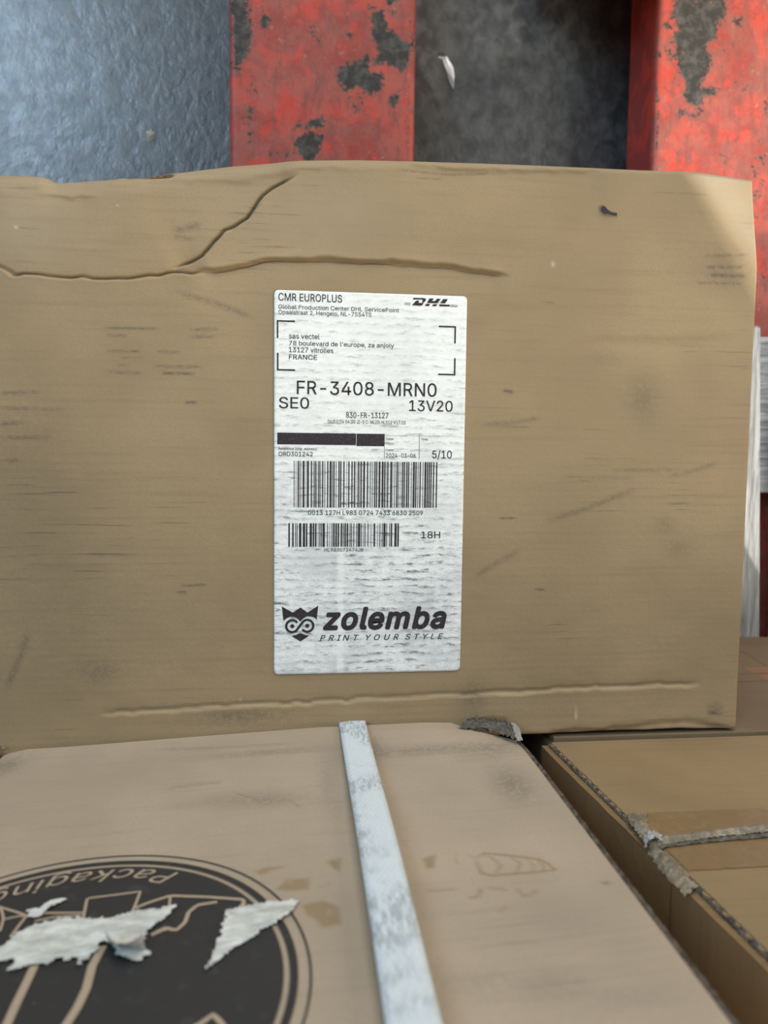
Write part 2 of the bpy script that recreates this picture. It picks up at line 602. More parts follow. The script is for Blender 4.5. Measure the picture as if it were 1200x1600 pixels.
blobs_b = [(0.3927, 0.3741, 0.012, 0.012, 0.42), (0.4096, 0.3469, 0.015, 0.015, 0.40), (0.3676, 0.3808, 0.03, 0.05, 0.36),
           (0.4386, 0.1657, 0.02, 0.02, 0.38), (0.3645, 0.3130, 0.02, 0.008, 0.42), (0.4290, 0.2765, 0.008, 0.02, 0.5),
           (0.4318, 0.3198, 0.004, 0.012, 0.6), (0.4273, 0.2474, 0.02, 0.03, 0.42)]
fork(0.3225, 0.4840, polys_b, blobs_b,
     [([(0.3239, 0.3421), (0.3266, 0.3187), (0.3269, 0.2655)], 0.0022, 0.62), ([(0.3783, 0.2830), (0.3846, 0.2810), (0.3923, 0.2774), (0.3940, 0.2677)], 0.0016, 0.62)])
# added dark block beside the right fork, standing in for shade there
V, F = box_geo(0.218, 0.3225, 0.446, 0.50, 0.03, 0.30, 0.004)
mesh_obj('shade_block', V, F, M_dark_steel, TRUCK, TO)
V, F = box_geo(-0.059, 0.484, 0.60, 0.66, 0.03, 0.12, 0.006)
mesh_obj('fork_crossbar', V, F, M_fork, TRUCK, TO)
for wx in (0.0217, 0.4033):
    bm = bmesh.new()
    bmesh.ops.create_cone(bm, cap_ends=True, segments=24, radius1=0.04, radius2=0.04, depth=0.07)
    bm.transform(Matrix.Translation((wx, -0.42, 0.04)) @ Matrix.Rotation(math.pi / 2, 4, 'Y'))
    bm.verts.index_update()
    mesh_obj('load_roller', [tuple(v.co) for v in bm.verts], [[v.index for v in f.verts] for f in bm.faces], M_dark_steel, TRUCK, TO, False)
    bm.free()


# ------------------------------------------------------------------ pallet
PO = (0.2127, -0.2, 0.0)
PAL = thing('pallet', 'weathered grey wooden pallet under the cartons, its board ends showing right of the labelled carton', 'pallet', PO)


def board(name, x0, x1, y0, y1, z0, z1, mat, skew=0.0, piv=None):
    nx, ny = (3, 24) if (y1 - y0) > (x1 - x0) else (24, 3)
    bm = bmesh.new()
    V, F = box_geo(x0, x1, y0, y1, z0, z1, 0.0015)
    V = np.array(V)
    # worn, wavering edges
    V[:, 0] += (rng.rand(len(V)) - 0.5) * 0.0014
    V[:, 1] += (rng.rand(len(V)) - 0.5) * 0.0014
    if skew:
        c, s = math.cos(skew), math.sin(skew)
        x, y = V[:, 0] - piv[0], V[:, 1] - piv[1]
        V[:, 0], V[:, 1] = piv[0] + c * x - s * y, piv[1] + s * x + c * y
    bm.free()
    return mesh_obj(name, V, F, mat, PAL, PO)


YE = 0.1156
for k, (x0, x1) in enumerate(((-0.187, -0.042), (0.0, 0.1), (0.14, 0.285), (0.306, 0.4061), (0.441, 0.586))):
    board('deck_board', x0, x1, YE - 0.80, YE, 0.110, 0.132, M_wood, math.radians(2.8) if k == 3 else 0.0, (0.4061, YE))
for y1 in (0.110, -0.230, -0.545):
    board('stringer_board', -0.187, 0.612, y1 - 0.1425, y1, 0.090, 0.110, M_wood_x)
    for bx0, bx1 in ((-0.187, -0.087), (0.14, 0.285), (0.513, 0.613)):
        board('block', bx0, bx1, y1 - 0.1425, y1, 0.020, 0.090, M_wood)
for bx0, bx1 in ((-0.187, -0.087), (0.14, 0.285), (0.513, 0.613)):
    board('bottom_board', bx0, bx1, YE - 0.80, YE - 0.005, 0.0, 0.020, M_wood)

# ------------------------------------------------------------------ big labelled carton
ZT, ZB = 0.36, 0.1325
BO = (0.0, 0.0, ZB)
CARTON = thing('carton', 'large flat brown carton with the white shipping label and a creased top, filling the middle', 'carton', BO)

top_line = np.array([(-0.2403, 0.1365), (-0.1684, 0.1411), (-0.1500, 0.1420), (-0.1407, 0.1422), (-0.1320, 0.1420), (-0.1295, 0.1412), (-0.1267, 0.1397), (-0.1239, 0.1392), (-0.1094, 0.1409), (-0.0935, 0.1430), (-0.0775, 0.1447), (-0.0672, 0.1466), (-0.0548, 0.1485), (-0.0352, 0.1517), (-0.0154, 0.1541), (0.0013, 0.1559), (0.0317, 0.1575), (0.0592, 0.1580), (0.1153, 0.1586), (0.1513, 0.1587), (0.1880, 0.1589), (0.2253, 0.1598), (0.2604, 0.1598)])
bot_line = np.array([(-0.2532, -0.1634), (-0.1579, -0.1650), (0.1344, -0.1614), (0.1612, -0.1614), (0.1844, -0.1610), (0.2040, -0.1612), (0.2238, -0.1607), (0.2398, -0.1615), (0.2599, -0.1618)])
XL, XR = -0.285, 0.2602
xs = np.concatenate([np.arange(XL, XR - 0.006, 0.0008), XR - np.array([0.006, 0.005, 0.004, 0.003, 0.002, 0.0015, 0.001, 0.0005, 0.0])])
ytop = np.interp(xs, top_line[:, 0], top_line[:, 1])
ybot = np.interp(xs, bot_line[:, 0], bot_line[:, 1])
# distance down from the top edge: fine rows near both edges
dt = np.concatenate([np.arange(0, 0.014, 0.0004), np.arange(0.014, 0.085, 0.00055), np.arange(0.085, 0.30, 0.0011)])
tt = np.concatenate([dt / 0.318, 1 - np.array([0.010, 0.008, 0.006, 0.004, 0.003, 0.002, 0.0012, 0.0006, 0.0]) / 0.318])
GX = np.repeat(xs[:, None], len(tt), 1)
GY = ytop[:, None] + (ybot - ytop)[:, None] * tt[None, :]
GZ = np.full(GX.shape, ZT)
cre1 = [(-0.1881, 0.0952), (-0.1605, 0.0941), (-0.1512, 0.0925), (-0.1451, 0.0892), (-0.1325, 0.0887), (-0.1199, 0.0885), (-0.1040, 0.0887), (-0.0879, 0.0893), (-0.0749, 0.0911), (-0.0651, 0.0928), (-0.0553, 0.0931), (-0.0454, 0.0938)]
cre2 = [(-0.0677, 0.0936), (-0.0552, 0.0994), (-0.0499, 0.1015), (-0.0453, 0.1073), (-0.0380, 0.1151), (-0.0314, 0.1187), (-0.0260, 0.1222), (-0.0227, 0.1279), (-0.0180, 0.1337), (-0.0137, 0.1375), (-0.0070, 0.1418), (0.0013, 0.1465)]
cre3 = [(-0.0552, 0.0954), (-0.0437, 0.0958), (-0.0354, 0.0975), (-0.0271, 0.0994), (-0.0187, 0.1014), (-0.0120, 0.1023), (0.0014, 0.1025), (0.0116, 0.1036), (0.0322, 0.1034), (0.0460, 0.1036), (0.0634, 0.1029), (0.0775, 0.1024), (0.0916, 0.1015), (0.1168, 0.0983)]
cre4 = [(0.1469, 0.0631), (0.1690, 0.0648), (0.1915, 0.0657), (0.2104, 0.0662), (0.2295, 0.0671), (0.2448, 0.0693), (0.2610, 0.0716)]
cre5 = [(-0.1079, -0.1425), (-0.0776, -0.1416), (-0.0468, -0.1406), (-0.0225, -0.1398), (0.0021, -0.1394), (0.0270, -0.1386), (0.0559, -0.1375), (0.0926, -0.1369), (0.1224, -0.1362), (0.1604, -0.1348), (0.1835, -0.1346), (0.2069, -0.1344), (0.2386, -0.1344)]
cre6 = [(-0.1363, 0.1301), (-0.1254, 0.1293), (-0.1159, 0.1291), (-0.1001, 0.1302)]
H = np.zeros(GX.shape)
# polylines run left to right: their left side is +Y, towards the top edge
H += crease(GX, GY, cre1, -0.0022, 0.022, 0.0008, 0.004, groove=0.0020)
H += crease(GX, GY, cre2, -0.0024, 0.018, 0.0012, 0.004, groove=0.0019)
H += crease(GX, GY, cre3[::-1], -0.0022, 0.007, 0.0010, 0.003, groove=0.0016)
H += crease(GX, GY, cre4, 0.0004, 0.006, -0.0009, 0.008, 0.0022, 0.03)
H += crease(GX, GY, cre5, -0.0009, 0.006, 0.0005, 0.003, groove=0.0012)
H += crease(GX, GY, cre6, 0.0004, 0.004, -0.0012, 0.005, 0.0012)
H += crease(GX, GY, [(-0.0120, 0.1050), (0.0014, 0.1068), (0.0075, 0.1137), (0.0115, 0.1212)], -0.0003, 0.006, 0.0003, 0.006, 0.001)
H += crease(GX, GY, [(-0.1502, 0.1332), (-0.1377, 0.1344), (-0.1268, 0.1337), (-0.1127, 0.1350), (-0.0872, 0.1382), (-0.0549, 0.1407), (-0.0286, 0.1414), (0.0047, 0.1499), (0.0318, 0.1513)], 0.0003, 0.004, -0.0008, 0.010, 0.0016)
H += crease(GX, GY, [(0.0523, 0.1543), (0.0801, 0.1537), (0.1119, 0.1540), (0.1405, 0.1548), (0.1696, 0.1569)], 0.0005, 0.004, -0.0012, 0.008, 0.0012)
# right corner bends down along an added diagonal fold, shaped to catch light
cd = [(0.2025, 0.1676), (0.2127, 0.1560), (0.2221, 0.1467), (0.2403, 0.1241), (0.2565, 0.1070), (0.2732, 0.0860)]
dd, _, _ = poly_dist(GX, GY, cd)
H -= 0.24 * np.clip(dd, 0, 0.05) * (1 - np.exp(-np.clip(dd, 0, 1) / 0.006))
# crushed lower right edge
H += crease(GX, GY, [(0.1420, -0.1593), (0.1727, -0.1591), (0.2000, -0.1580), (0.2156, -0.1554), (0.2335, -0.1555), (0.2436, -0.1581), (0.2590, -0.1602)], 0.0002, 0.003, -0.0022, 0.004, 0.0012)
# slack board: long, shallow waves (kept off the label)
H += 0.0012 * (value_noise(GX + 3, GY + 3, 11, 8) - 0.5) * np.clip((GY - 0.10) / 0.03, 0, 1)
H += 0.0007 * (value_noise(GX + 3, GY + 3, 30, 9) - 0.5) * np.clip((GY - 0.095) / 0.02, 0, 1)
# split corrugated layers along the top edge
for ln, dep in (([(-0.1245, 0.1389), (-0.1126, 0.1401), (-0.1031, 0.1409), (-0.0919, 0.1423)], 0.003), ([(-0.0916, 0.1424), (-0.0791, 0.1435), (-0.0694, 0.1443), (-0.0652, 0.1449), (-0.0639, 0.1458)], 0.004),
                ([(-0.0919, 0.1415), (-0.0823, 0.1422), (-0.0717, 0.1425), (-0.0672, 0.1430), (-0.0636, 0.1443)], 0.004)):
    d, a, L = poly_dist(GX, GY, ln)
    H -= dep * np.exp(-(d / 0.00042) ** 2) * np.clip(np.minimum(a, L - a) / 0.004, 0, 1)
# rounded edges
rt = np.interp(xs, [-0.3, -0.15, -0.06, 0.05, 0.13, 0.2, 0.26], [0.014, 0.013, 0.011, 0.0065, 0.004, 0.003, 0.002])[:, None]
dT = ytop[:, None] - GY
dB = GY - ybot[:, None]
dR = XR - GX
for dist, r in ((dT, rt), (dB, 0.0022), (dR, 0.0016)):
    e = np.clip(r - dist, 0, None)
    H -= r - np.sqrt(np.maximum(r * r - e * e, 0))
GZ = GZ + H
dirt_and_shade = np.zeros(GX.shape)
for ln, w, s in (
        ([(-0.1005, 0.0637), (-0.0719, 0.0639)], .0011, .55), ([(-0.0993, 0.0601), (-0.0886, 0.0598)], .0011, .5), ([(-0.0568, 0.0640), (-0.0416, 0.0647)], .0011, .6),
        ([(-0.0568, 0.0603), (-0.0433, 0.0607)], .0012, .6), ([(-0.1001, 0.0519), (-0.0819, 0.0520)], .0011, .55), ([(-0.0737, 0.0522), (-0.0615, 0.0522)], .001, .5),
        ([(-0.0933, 0.0484), (-0.0800, 0.0487)], .001, .45), ([(-0.0940, 0.0444), (-0.0875, 0.0449)], .001, .5), ([(-0.0754, 0.0445), (-0.0510, 0.0448)], .0011, .55),
        ([(-0.0996, 0.0410), (-0.0814, 0.0407)], .0014, .5), ([(-0.0722, 0.0409), (-0.0540, 0.0410)], .0012, .75), ([(-0.0595, 0.0258), (-0.0535, 0.0259)], .0011, .8),
        ([(-0.0642, 0.0839), (-0.0521, 0.0804), (-0.0388, 0.0765), (-0.0245, 0.0716)], .0026, .42), ([(-0.0633, -0.0723), (-0.0484, -0.0721)], .001, .6), ([(-0.0644, -0.0762), (-0.0597, -0.0759)], .0011, .7),
        ([(-0.1543, -0.1283), (-0.1454, -0.1077), (-0.1419, -0.0957)], .003, .35), ([(0.1027, 0.0164), (0.1348, 0.0204)], .0018, .45), ([(0.1042, 0.0164), (0.1298, 0.0153)], .001, .4),
        ([(0.1132, 0.0352), (0.1190, 0.0346)], .0018, .8), ([(0.1394, -0.0378), (0.1572, -0.0320), (0.1721, -0.0268), (0.1916, -0.0187)], .0026, .42), ([(0.0986, -0.0690), (0.1114, -0.0611), (0.1249, -0.0538)], .0026, .36),
        ([(0.2113, -0.0116), (0.2251, -0.0082), (0.2405, -0.0036)], .0022, .40), ([(0.1126, -0.0357), (0.1230, -0.0353)], .001, .75), ([(0.1344, -0.0762), (0.1404, -0.0763)], .001, .75),
        ([(0.2410, -0.1522), (0.2473, -0.1513), (0.2521, -0.1506)], .0015, .75), ([(0.1913, -0.1352), (0.2044, -0.1302)], .001, .3), ([(0.1776, -0.0082), (0.2173, -0.0075)], .0013, .45),
        ([(0.1491, -0.0121), (0.1906, -0.0125)], .0013, .35), ([(0.2302, 0.1025), (0.2548, 0.1026)], .0018, .5), ([(0.2277, 0.1066), (0.2526, 0.1079)], .0016, .4),
        ([(0.2274, 0.1130), (0.2542, 0.1147)], .0015, .35), ([(0.2224, 0.0983), (0.2512, 0.0982)], .0015, .35), ([(0.1959, 0.1465), (0.2297, 0.1467)], .001, .25),
        ([(-0.0642, 0.1153), (-0.0551, 0.1177), (-0.0511, 0.1185)], .003, .45), ([(-0.0649, 0.1121), (-0.0551, 0.1112)], .002, .3), ([(0.1345, 0.0848), (0.1411, 0.0839)], .001, .4),
        ([(0.0523, 0.1517), (0.0801, 0.1504), (0.1083, 0.1525)], .0012, .45), ([(0.0628, 0.1479), (0.0767, 0.1479)], .001, .5), ([(-0.1529, 0.0287), (-0.1338, 0.0300)], .0016, .4),
        ([(-0.1531, 0.0211), (-0.1212, 0.0210)], .0014, .35), ([(-0.1533, 0.0129), (-0.1422, 0.0140)], .0016, .45), ([(-0.1535, 0.0059), (-0.1280, 0.0066)], .0016, .4), ([(-0.1538, -0.0060), (-0.1442, -0.0056)], .0014, .4)):
    dirt_and_shade = np.maximum(dirt_and_shade, stroke(GX, GY, ln, w, s))
for cx, cy, rx, ry, s in ((0.1939, 0.0329, .010, .012, .30), (0.2109, -0.0400, .006, .005, .30), (0.2192, -0.0523, .009, .006, .22), (0.1000, -0.1364, .008, .010, .42),
                          (-0.0330, -0.1453, .026, .004, .45), (-0.1052, -0.1190, .012, .006, .28), (-0.1365, -0.0872, .05, .05, .12), (-0.1472, 0.0040, .03, .05, .14),
                          (0.1713, 0.0545, .012, .004, .18), (0.2393, 0.1046, .018, .012, .20)):
    dirt_and_shade += blob(GX, GY, cx, cy, rx, ry, s)
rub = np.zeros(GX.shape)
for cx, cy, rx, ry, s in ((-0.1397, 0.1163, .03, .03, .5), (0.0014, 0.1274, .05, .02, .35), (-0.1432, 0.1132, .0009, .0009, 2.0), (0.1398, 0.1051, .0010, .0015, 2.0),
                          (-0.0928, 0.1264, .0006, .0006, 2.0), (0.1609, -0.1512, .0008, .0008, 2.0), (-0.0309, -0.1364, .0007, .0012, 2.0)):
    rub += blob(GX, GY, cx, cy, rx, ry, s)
rub += 0.7 * np.clip(dd / 0.012, 0, 1) * np.clip((0.05 - dd) / 0.03, 0.3, 1)  # direct light on the folded corner, painted in as paler board
# close the body with side walls and an underside
nx, ny = GX.shape
P = np.zeros((nx + 2, ny + 2, 3))
P[1:-1, 1:-1, 0], P[1:-1, 1:-1, 1], P[1:-1, 1:-1, 2] = GX, GY, GZ
P[0, 1:-1], P[-1, 1:-1], P[:, 0], P[:, -1] = P[1, 1:-1], P[-2, 1:-1], P[:, 1], P[:, -2]
P[0, 0], P[0, -1], P[-1, 0], P[-1, -1] = P[1, 1], P[1, -2], P[-2, 1], P[-2, -2]
P[0, :, 2] = P[-1, :, 2] = ZB
P[:, 0, 2] = P[:, -1, 2] = ZB
padz = lambda a: np.pad(a, 1, mode='edge').ravel()
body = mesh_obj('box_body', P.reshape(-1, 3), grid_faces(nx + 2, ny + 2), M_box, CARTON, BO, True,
                {'dirt_and_shade': padz(dirt_and_shade), 'rubbed_and_lit': padz(rub), 'residue': padz(dirt_and_shade * 0)})


def flat_poly(pts, z):
    return [(x, y, z) for x, y in pts], [tuple(range(len(pts)))]


mk = [(0.1659, 0.1366), (0.1669, 0.1376), (0.1684, 0.1372), (0.1699, 0.1354), (0.1726, 0.1341), (0.1754, 0.1340), (0.1750, 0.1323), (0.1726, 0.1326), (0.1700, 0.1332), (0.1675, 0.1333), (0.1661, 0.1345)]
V, F = flat_poly(mk, ZT + 0.0009)
mesh_obj('black_mark', V, F, M_mark, CARTON, BO)

# ------------------------------------------------------------------ shipping label
LZ = ZT + 0.0006
LX0, LX1, LY0, LY1 = -0.0126, 0.0918, -0.1223, 0.0860


def rounded_rect(x0, x1, y0, y1, r, n=8):
    pts = []
    for cx, cy, a0 in ((x1 - r, y1 - r, 0), (x0 + r, y1 - r, 90), (x0 + r, y0 + r, 180), (x1 - r, y0 + r, 270)):
        for k in range(n + 1):
            a = math.radians(a0 + 90 * k / n)
            pts.append((cx + r * math.cos(a), cy + r * math.sin(a)))
    return pts


# warped square grid: keeps a rounded outline and carries the wear attribute
ux = np.linspace(LX0, LX1, 90)
uy = np.linspace(LY0, LY1, 180)
LXg, LYg = np.meshgrid(ux, uy, indexing='ij')
r = 0.0024
cxg = np.clip(LXg, LX0 + r, LX1 - r)
cyg = np.clip(LYg, LY0 + r, LY1 - r)
dxg, dyg = LXg - cxg, LYg - cyg
m = np.maximum(np.abs(dxg), np.abs(dyg))
h = np.hypot(dxg, dyg)
k = np.where(h > 1e-9, m / np.maximum(h, 1e-9), 1.0)
LXg, LYg = cxg + dxg * k, cyg + dyg * k
wear = 0.75 + 0.75 * np.clip((0.0 - LYg) / 0.08, 0, 1) - 0.18 * np.exp(-((LYg - 0.05) / 0.03) ** 2)
cleanband = np.exp(-((LXg - 0.0238) / 0.0022) ** 4) * (LYg < -0.05)
wear = wear * (1 - 0.75 * cleanband)
Pl = np.stack([LXg, LYg, np.full(LXg.shape, LZ)], -1)
Pb = np.zeros((92, 182, 3))
Pb[1:-1, 1:-1] = Pl
Pb[0, 1:-1], Pb[-1, 1:-1], Pb[:, 0], Pb[:, -1] = Pb[1, 1:-1], Pb[-2, 1:-1], Pb[:, 1], Pb[:, -2]
Pb[0, :, 2] = Pb[-1, :, 2] = LZ - 0.0004
Pb[:, 0, 2] = Pb[:, -1, 2] = LZ - 0.0004
LABEL = mesh_obj('shipping_label', Pb.reshape(-1, 3), grid_faces(92, 182), M_label, CARTON, BO, False, {'wear': np.pad(wear, 1, mode='edge').ravel()})
LABEL['label'] = 'white address label with grey rub marks and black print'
TZ = LZ + 0.00012


# letter shapes: advance, points, faces (600 units to the em)
GLYPHS = {
' ': (113, '', ''),
"'": (124, '47 191 42 305 81 305 77 191', '0,2,1 0,3,2'),
'(': (164, '53 124 54 147 57 170 60 194 65 218 72 242 79 265 87 286 96 306 106 323 142 323 132 302 123 280 115 257 107 234 102 211 97 188 93 166 91 144 91 124 91 106 93 87 96 69 100 50 106 30 113 10 121 -12 131 -34 142 -58 106 -58 90 -28 77 2 67 33 59 63 55 94', '8,10,9 8,11,10 7,11,8 7,12,11 6,12,7 6,13,12 5,13,6 5,14,13 4,14,5 4,15,14 3,15,4 3,16,15 2,16,3 2,17,16 1,17,2 1,18,17 0,18,1 0,19,18 34,19,0 34,20,19 34,21,20 33,21,34 33,22,21 33,23,22 32,23,33 32,24,23 31,24,32 31,25,24 31,26,25 30,26,31 30,27,26 29,27,30 29,28,27'),
')': (164, '22 -58 34 -33 43 -11 52 11 58 31 64 51 68 70 71 88 73 106 73 124 72 144 70 166 67 188 62 211 56 234 49 257 41 280 32 302 22 323 58 323 68 306 77 286 85 265 92 242 99 218 104 194 107 170 110 147 110 124 109 93 104 63 97 32 87 2 74 -28 58 -58', '17,19,18 17,20,19 17,21,20 16,21,17 16,22,21 15,22,16 15,23,22 14,23,15 14,24,23 13,24,14 13,25,24 12,25,13 12,26,25 11,26,12 11,27,26 10,27,11 10,28,27 9,28,10 8,28,9 8,29,28 7,29,8 7,30,29 6,30,7 5,30,6 5,31,30 4,31,5 4,32,31 3,32,4 2,32,3 2,33,32 1,33,2 1,34,33 0,34,1'),
',': (113, '23 -72 41 43 82 43 51 -72', '0,2,1 0,3,2'),
'-': (272, '202 147 202 113 68 113 68 147', '2,0,3 2,1,0'),
'.': (113, '57 -3 50 -2 44 1 38 5 33 11 31 17 30 25 31 32 33 38 38 44 44 48 50 51 57 52 64 51 71 48 77 44 81 38 84 32 85 25 84 17 81 11 77 5 71 1 64 -2', '11,13,12 10,13,11 10,14,13 9,14,10 9,15,14 8,15,9 8,16,15 7,16,8 7,17,16 6,17,7 6,18,17 5,18,6 5,19,18 4,19,5 4,20,19 3,20,4 3,21,20 2,21,3 2,22,21 1,22,2 1,23,22 0,23,1'),
'/': (150, '141 320 43 -46 9 -46 107 320', '2,0,3 2,1,0'),
'0': (272, '136 -4 114 -2 95 4 78 14 63 29 51 46 41 68 34 93 30 121 29 152 30 184 34 212 41 237 51 258 64 276 78 291 95 301 115 307 136 309 157 307 177 301 194 291 209 276 221 258 230 237 238 212 242 184 243 152 242 121 238 93 231 68 221 46 209 29 194 14 177 4 158 -2 136 30 150 31 163 36 174 44 184 55 192 69 198 86 203 106 205 128 206 152 205 177 203 199 198 219 192 236 184 250 174 261 163 269 150 274 136 276 122 274 109 269 98 261 88 250 80 236 74 219 69 199 66 177 66 152 66 128 69 106 74 86 80 69 88 55 98 44 109 36 122 31', '17,19,18 17,20,19 16,20,17 16,21,20 15,21,16 14,21,15 14,22,21 14,54,22 54,53,22 53,23,22 13,55,14 55,54,14 52,23,53 13,56,55 13,57,56 51,23,52 13,58,57 50,23,51 12,58,13 50,24,23 12,59,58 49,24,50 11,59,12 49,25,24 48,25,49 11,60,59 11,61,60 47,25,48 10,61,11 47,26,25 46,26,47 10,62,61 9,62,10 46,27,26 9,63,62 45,27,46 8,63,9 8,64,63 44,27,45 44,28,27 43,28,44 8,65,64 7,65,8 43,29,28 7,66,65 42,29,43 6,66,7 42,30,29 6,67,66 41,30,42 6,68,67 40,30,41 5,68,6 40,31,30 5,69,68 39,31,40 4,69,5 39,32,31 4,70,69 38,32,39 37,32,38 4,71,70 36,32,37 4,36,71 4,32,36 3,32,4 3,33,32 2,33,3 2,34,33 2,35,34 1,35,2 0,35,1'),
'1': (272, '46 0 46 33 235 33 235 0 166 305 166 0 127 0 127 269 126 269 52 215 52 256 119 305', '0,2,1 0,3,2 10,4,11 10,8,4 8,7,4 7,5,4 10,9,8 6,5,7'),
'2': (272, '38 0 38 28 141 137 151 149 161 160 169 169 176 179 182 187 186 196 190 205 192 214 192 223 191 233 189 243 185 251 179 258 172 265 164 269 155 273 145 275 134 276 123 275 113 272 103 268 95 263 89 256 83 248 79 239 77 228 76 217 39 217 41 235 45 251 52 265 61 278 72 289 86 298 101 304 117 308 135 309 153 308 169 304 184 298 197 289 208 279 217 267 223 254 227 239 229 223 228 212 226 201 223 191 218 180 211 168 202 155 190 141 177 125 160 108 92 36 92 34 234 34 234 0', '38,40,39 38,41,40 37,41,38 37,42,41 36,42,37 36,43,42 35,43,36 35,44,43 34,44,35 34,20,44 20,19,44 19,45,44 33,21,34 21,20,34 18,45,19 33,22,21 17,45,18 33,23,22 16,45,17 33,24,23 16,46,45 32,24,33 15,46,16 32,25,24 14,46,15 32,26,25 14,47,46 13,47,14 31,26,32 31,27,26 12,47,13 12,48,47 31,28,27 30,28,31 11,48,12 30,29,28 11,49,48 10,49,11 9,49,10 9,50,49 8,50,9 8,51,50 7,51,8 7,52,51 6,52,7 6,53,52 5,53,6 4,53,5 4,54,53 3,54,4 3,55,54 2,55,3 2,56,55 1,56,2 1,57,56 1,58,57 1,59,58 1,60,59 1,61,60 0,61,1'),
'3': (272, '131 -4 113 -3 96 0 80 6 65 13 53 23 42 34 34 48 29 63 26 79 66 79 67 69 71 60 76 52 82 45 90 40 99 36 109 32 120 31 131 30 143 31 155 33 165 36 174 42 182 48 189 56 194 65 197 75 197 87 197 98 194 108 190 118 183 126 175 134 165 140 152 145 138 148 121 149 94 149 94 179 173 269 173 271 42 271 42 305 223 305 223 276 127 167 127 173 148 174 168 171 185 166 200 157 213 146 223 133 230 119 234 104 236 87 234 70 230 54 222 40 212 27 200 16 185 7 169 1 150 -3', '42,44,43 42,45,44 42,41,45 41,40,45 40,46,45 39,47,40 47,46,40 38,47,39 47,49,48 38,49,47 38,50,49 38,51,50 38,37,51 37,52,51 36,52,37 35,52,36 35,53,52 34,53,35 33,53,34 32,53,33 32,54,53 31,54,32 31,55,54 30,55,31 29,55,30 29,56,55 28,56,29 27,56,28 27,57,56 8,10,9 8,11,10 26,57,27 26,58,57 8,12,11 25,58,26 7,12,8 7,13,12 24,58,25 24,59,58 7,14,13 23,59,24 6,14,7 6,15,14 22,59,23 6,16,15 22,60,59 21,60,22 6,17,16 5,17,6 20,60,21 5,18,17 19,60,20 5,19,18 5,60,19 5,61,60 4,61,5 4,62,61 3,62,4 3,63,62 2,63,3 2,64,63 1,64,2 1,0,64'),
'4': (272, '24 63 24 95 148 305 186 305 65 100 65 98 248 98 248 63 169 0 169 73 169 88 169 191 206 191 206 0', '1,3,2 1,4,3 1,5,4 1,6,5 1,7,6 0,7,1 10,12,11 10,13,12 9,13,10 8,13,9'),
'5': (272, '133 -4 115 -3 99 1 84 7 71 15 59 25 50 36 42 49 38 63 36 78 73 78 75 69 78 61 83 53 89 47 96 41 104 36 113 33 123 31 133 30 145 31 156 34 166 39 175 45 182 53 188 63 193 73 196 85 197 97 196 110 193 122 188 133 182 142 174 151 165 157 154 162 143 165 131 166 121 166 110 164 100 161 91 157 83 153 77 147 40 152 58 305 220 305 220 271 90 271 80 181 82 181 89 186 97 191 107 195 117 198 127 200 138 200 151 199 164 197 176 193 188 187 198 180 207 171 215 161 222 151 227 139 231 126 234 112 235 98 233 79 229 61 221 45 211 31 199 19 185 9 169 2 152 -3', '44,48,45 48,46,45 48,47,46 44,49,48 55,57,56 54,57,55 54,58,57 53,58,54 53,59,58 52,59,53 52,60,59 51,60,52 51,61,60 50,61,51 44,50,49 44,61,50 44,39,61 39,38,61 38,62,61 38,37,62 37,63,62 36,63,37 35,63,36 44,40,39 34,63,35 34,64,63 44,41,40 44,42,41 33,64,34 44,43,42 33,65,64 32,65,33 31,65,32 31,66,65 30,66,31 30,67,66 29,67,30 29,68,67 28,68,29 28,69,68 27,69,28 26,69,27 26,70,69 8,10,9 8,11,10 25,70,26 8,12,11 7,12,8 24,70,25 24,71,70 7,13,12 7,14,13 23,71,24 6,14,7 6,15,14 23,72,71 22,72,23 6,16,15 21,72,22 6,17,16 5,17,6 20,72,21 5,18,17 20,73,72 19,73,20 5,19,18 5,73,19 4,73,5 4,74,73 3,74,4 3,75,74 2,75,3 2,76,75 1,76,2 1,0,76'),
'6': (272, '136 -4 118 -3 101 2 85 9 72 19 60 30 51 45 44 61 40 78 38 97 39 112 42 127 48 143 56 161 67 181 82 204 151 305 193 305 91 157 87 157 90 162 94 168 99 173 104 177 111 181 117 184 125 187 133 188 141 188 159 187 175 183 189 177 202 168 213 157 222 144 228 129 232 112 233 94 232 76 228 59 221 44 211 30 200 18 186 9 171 2 154 -3 136 29 147 30 158 33 167 38 176 44 183 52 189 61 193 71 196 82 196 94 196 107 193 118 189 128 183 137 176 145 167 151 158 155 147 158 136 159 124 158 114 156 104 151 96 145 89 137 83 128 78 118 76 107 75 95 76 83 78 71 83 61 89 52 96 44 104 38 114 33 124 30', '15,17,16 15,23,17 23,18,17 14,23,15 27,29,28 26,29,27 26,30,29 25,30,26 24,30,25 24,31,30 13,23,14 23,31,24 13,22,23 18,31,23 18,32,31 13,21,22 18,64,32 64,33,32 13,20,21 13,19,20 12,19,13 18,65,64 63,33,64 18,66,65 62,33,63 62,34,33 12,18,19 12,66,18 12,67,66 61,34,62 12,68,67 60,34,61 12,69,68 59,34,60 59,35,34 11,69,12 11,70,69 58,35,59 58,36,35 11,71,70 57,36,58 10,71,11 10,72,71 56,36,57 56,37,36 9,72,10 9,73,72 55,37,56 8,73,9 8,74,73 54,37,55 54,38,37 8,75,74 53,38,54 7,75,8 53,39,38 7,76,75 52,39,53 7,77,76 51,39,52 6,77,7 51,40,39 6,78,77 50,40,51 5,78,6 5,79,78 49,40,50 49,41,40 5,80,79 48,41,49 5,81,80 47,41,48 4,81,5 4,46,81 46,41,47 46,42,41 4,42,46 3,42,4 3,43,42 2,43,3 2,44,43 1,44,2 1,45,44 0,45,1'),
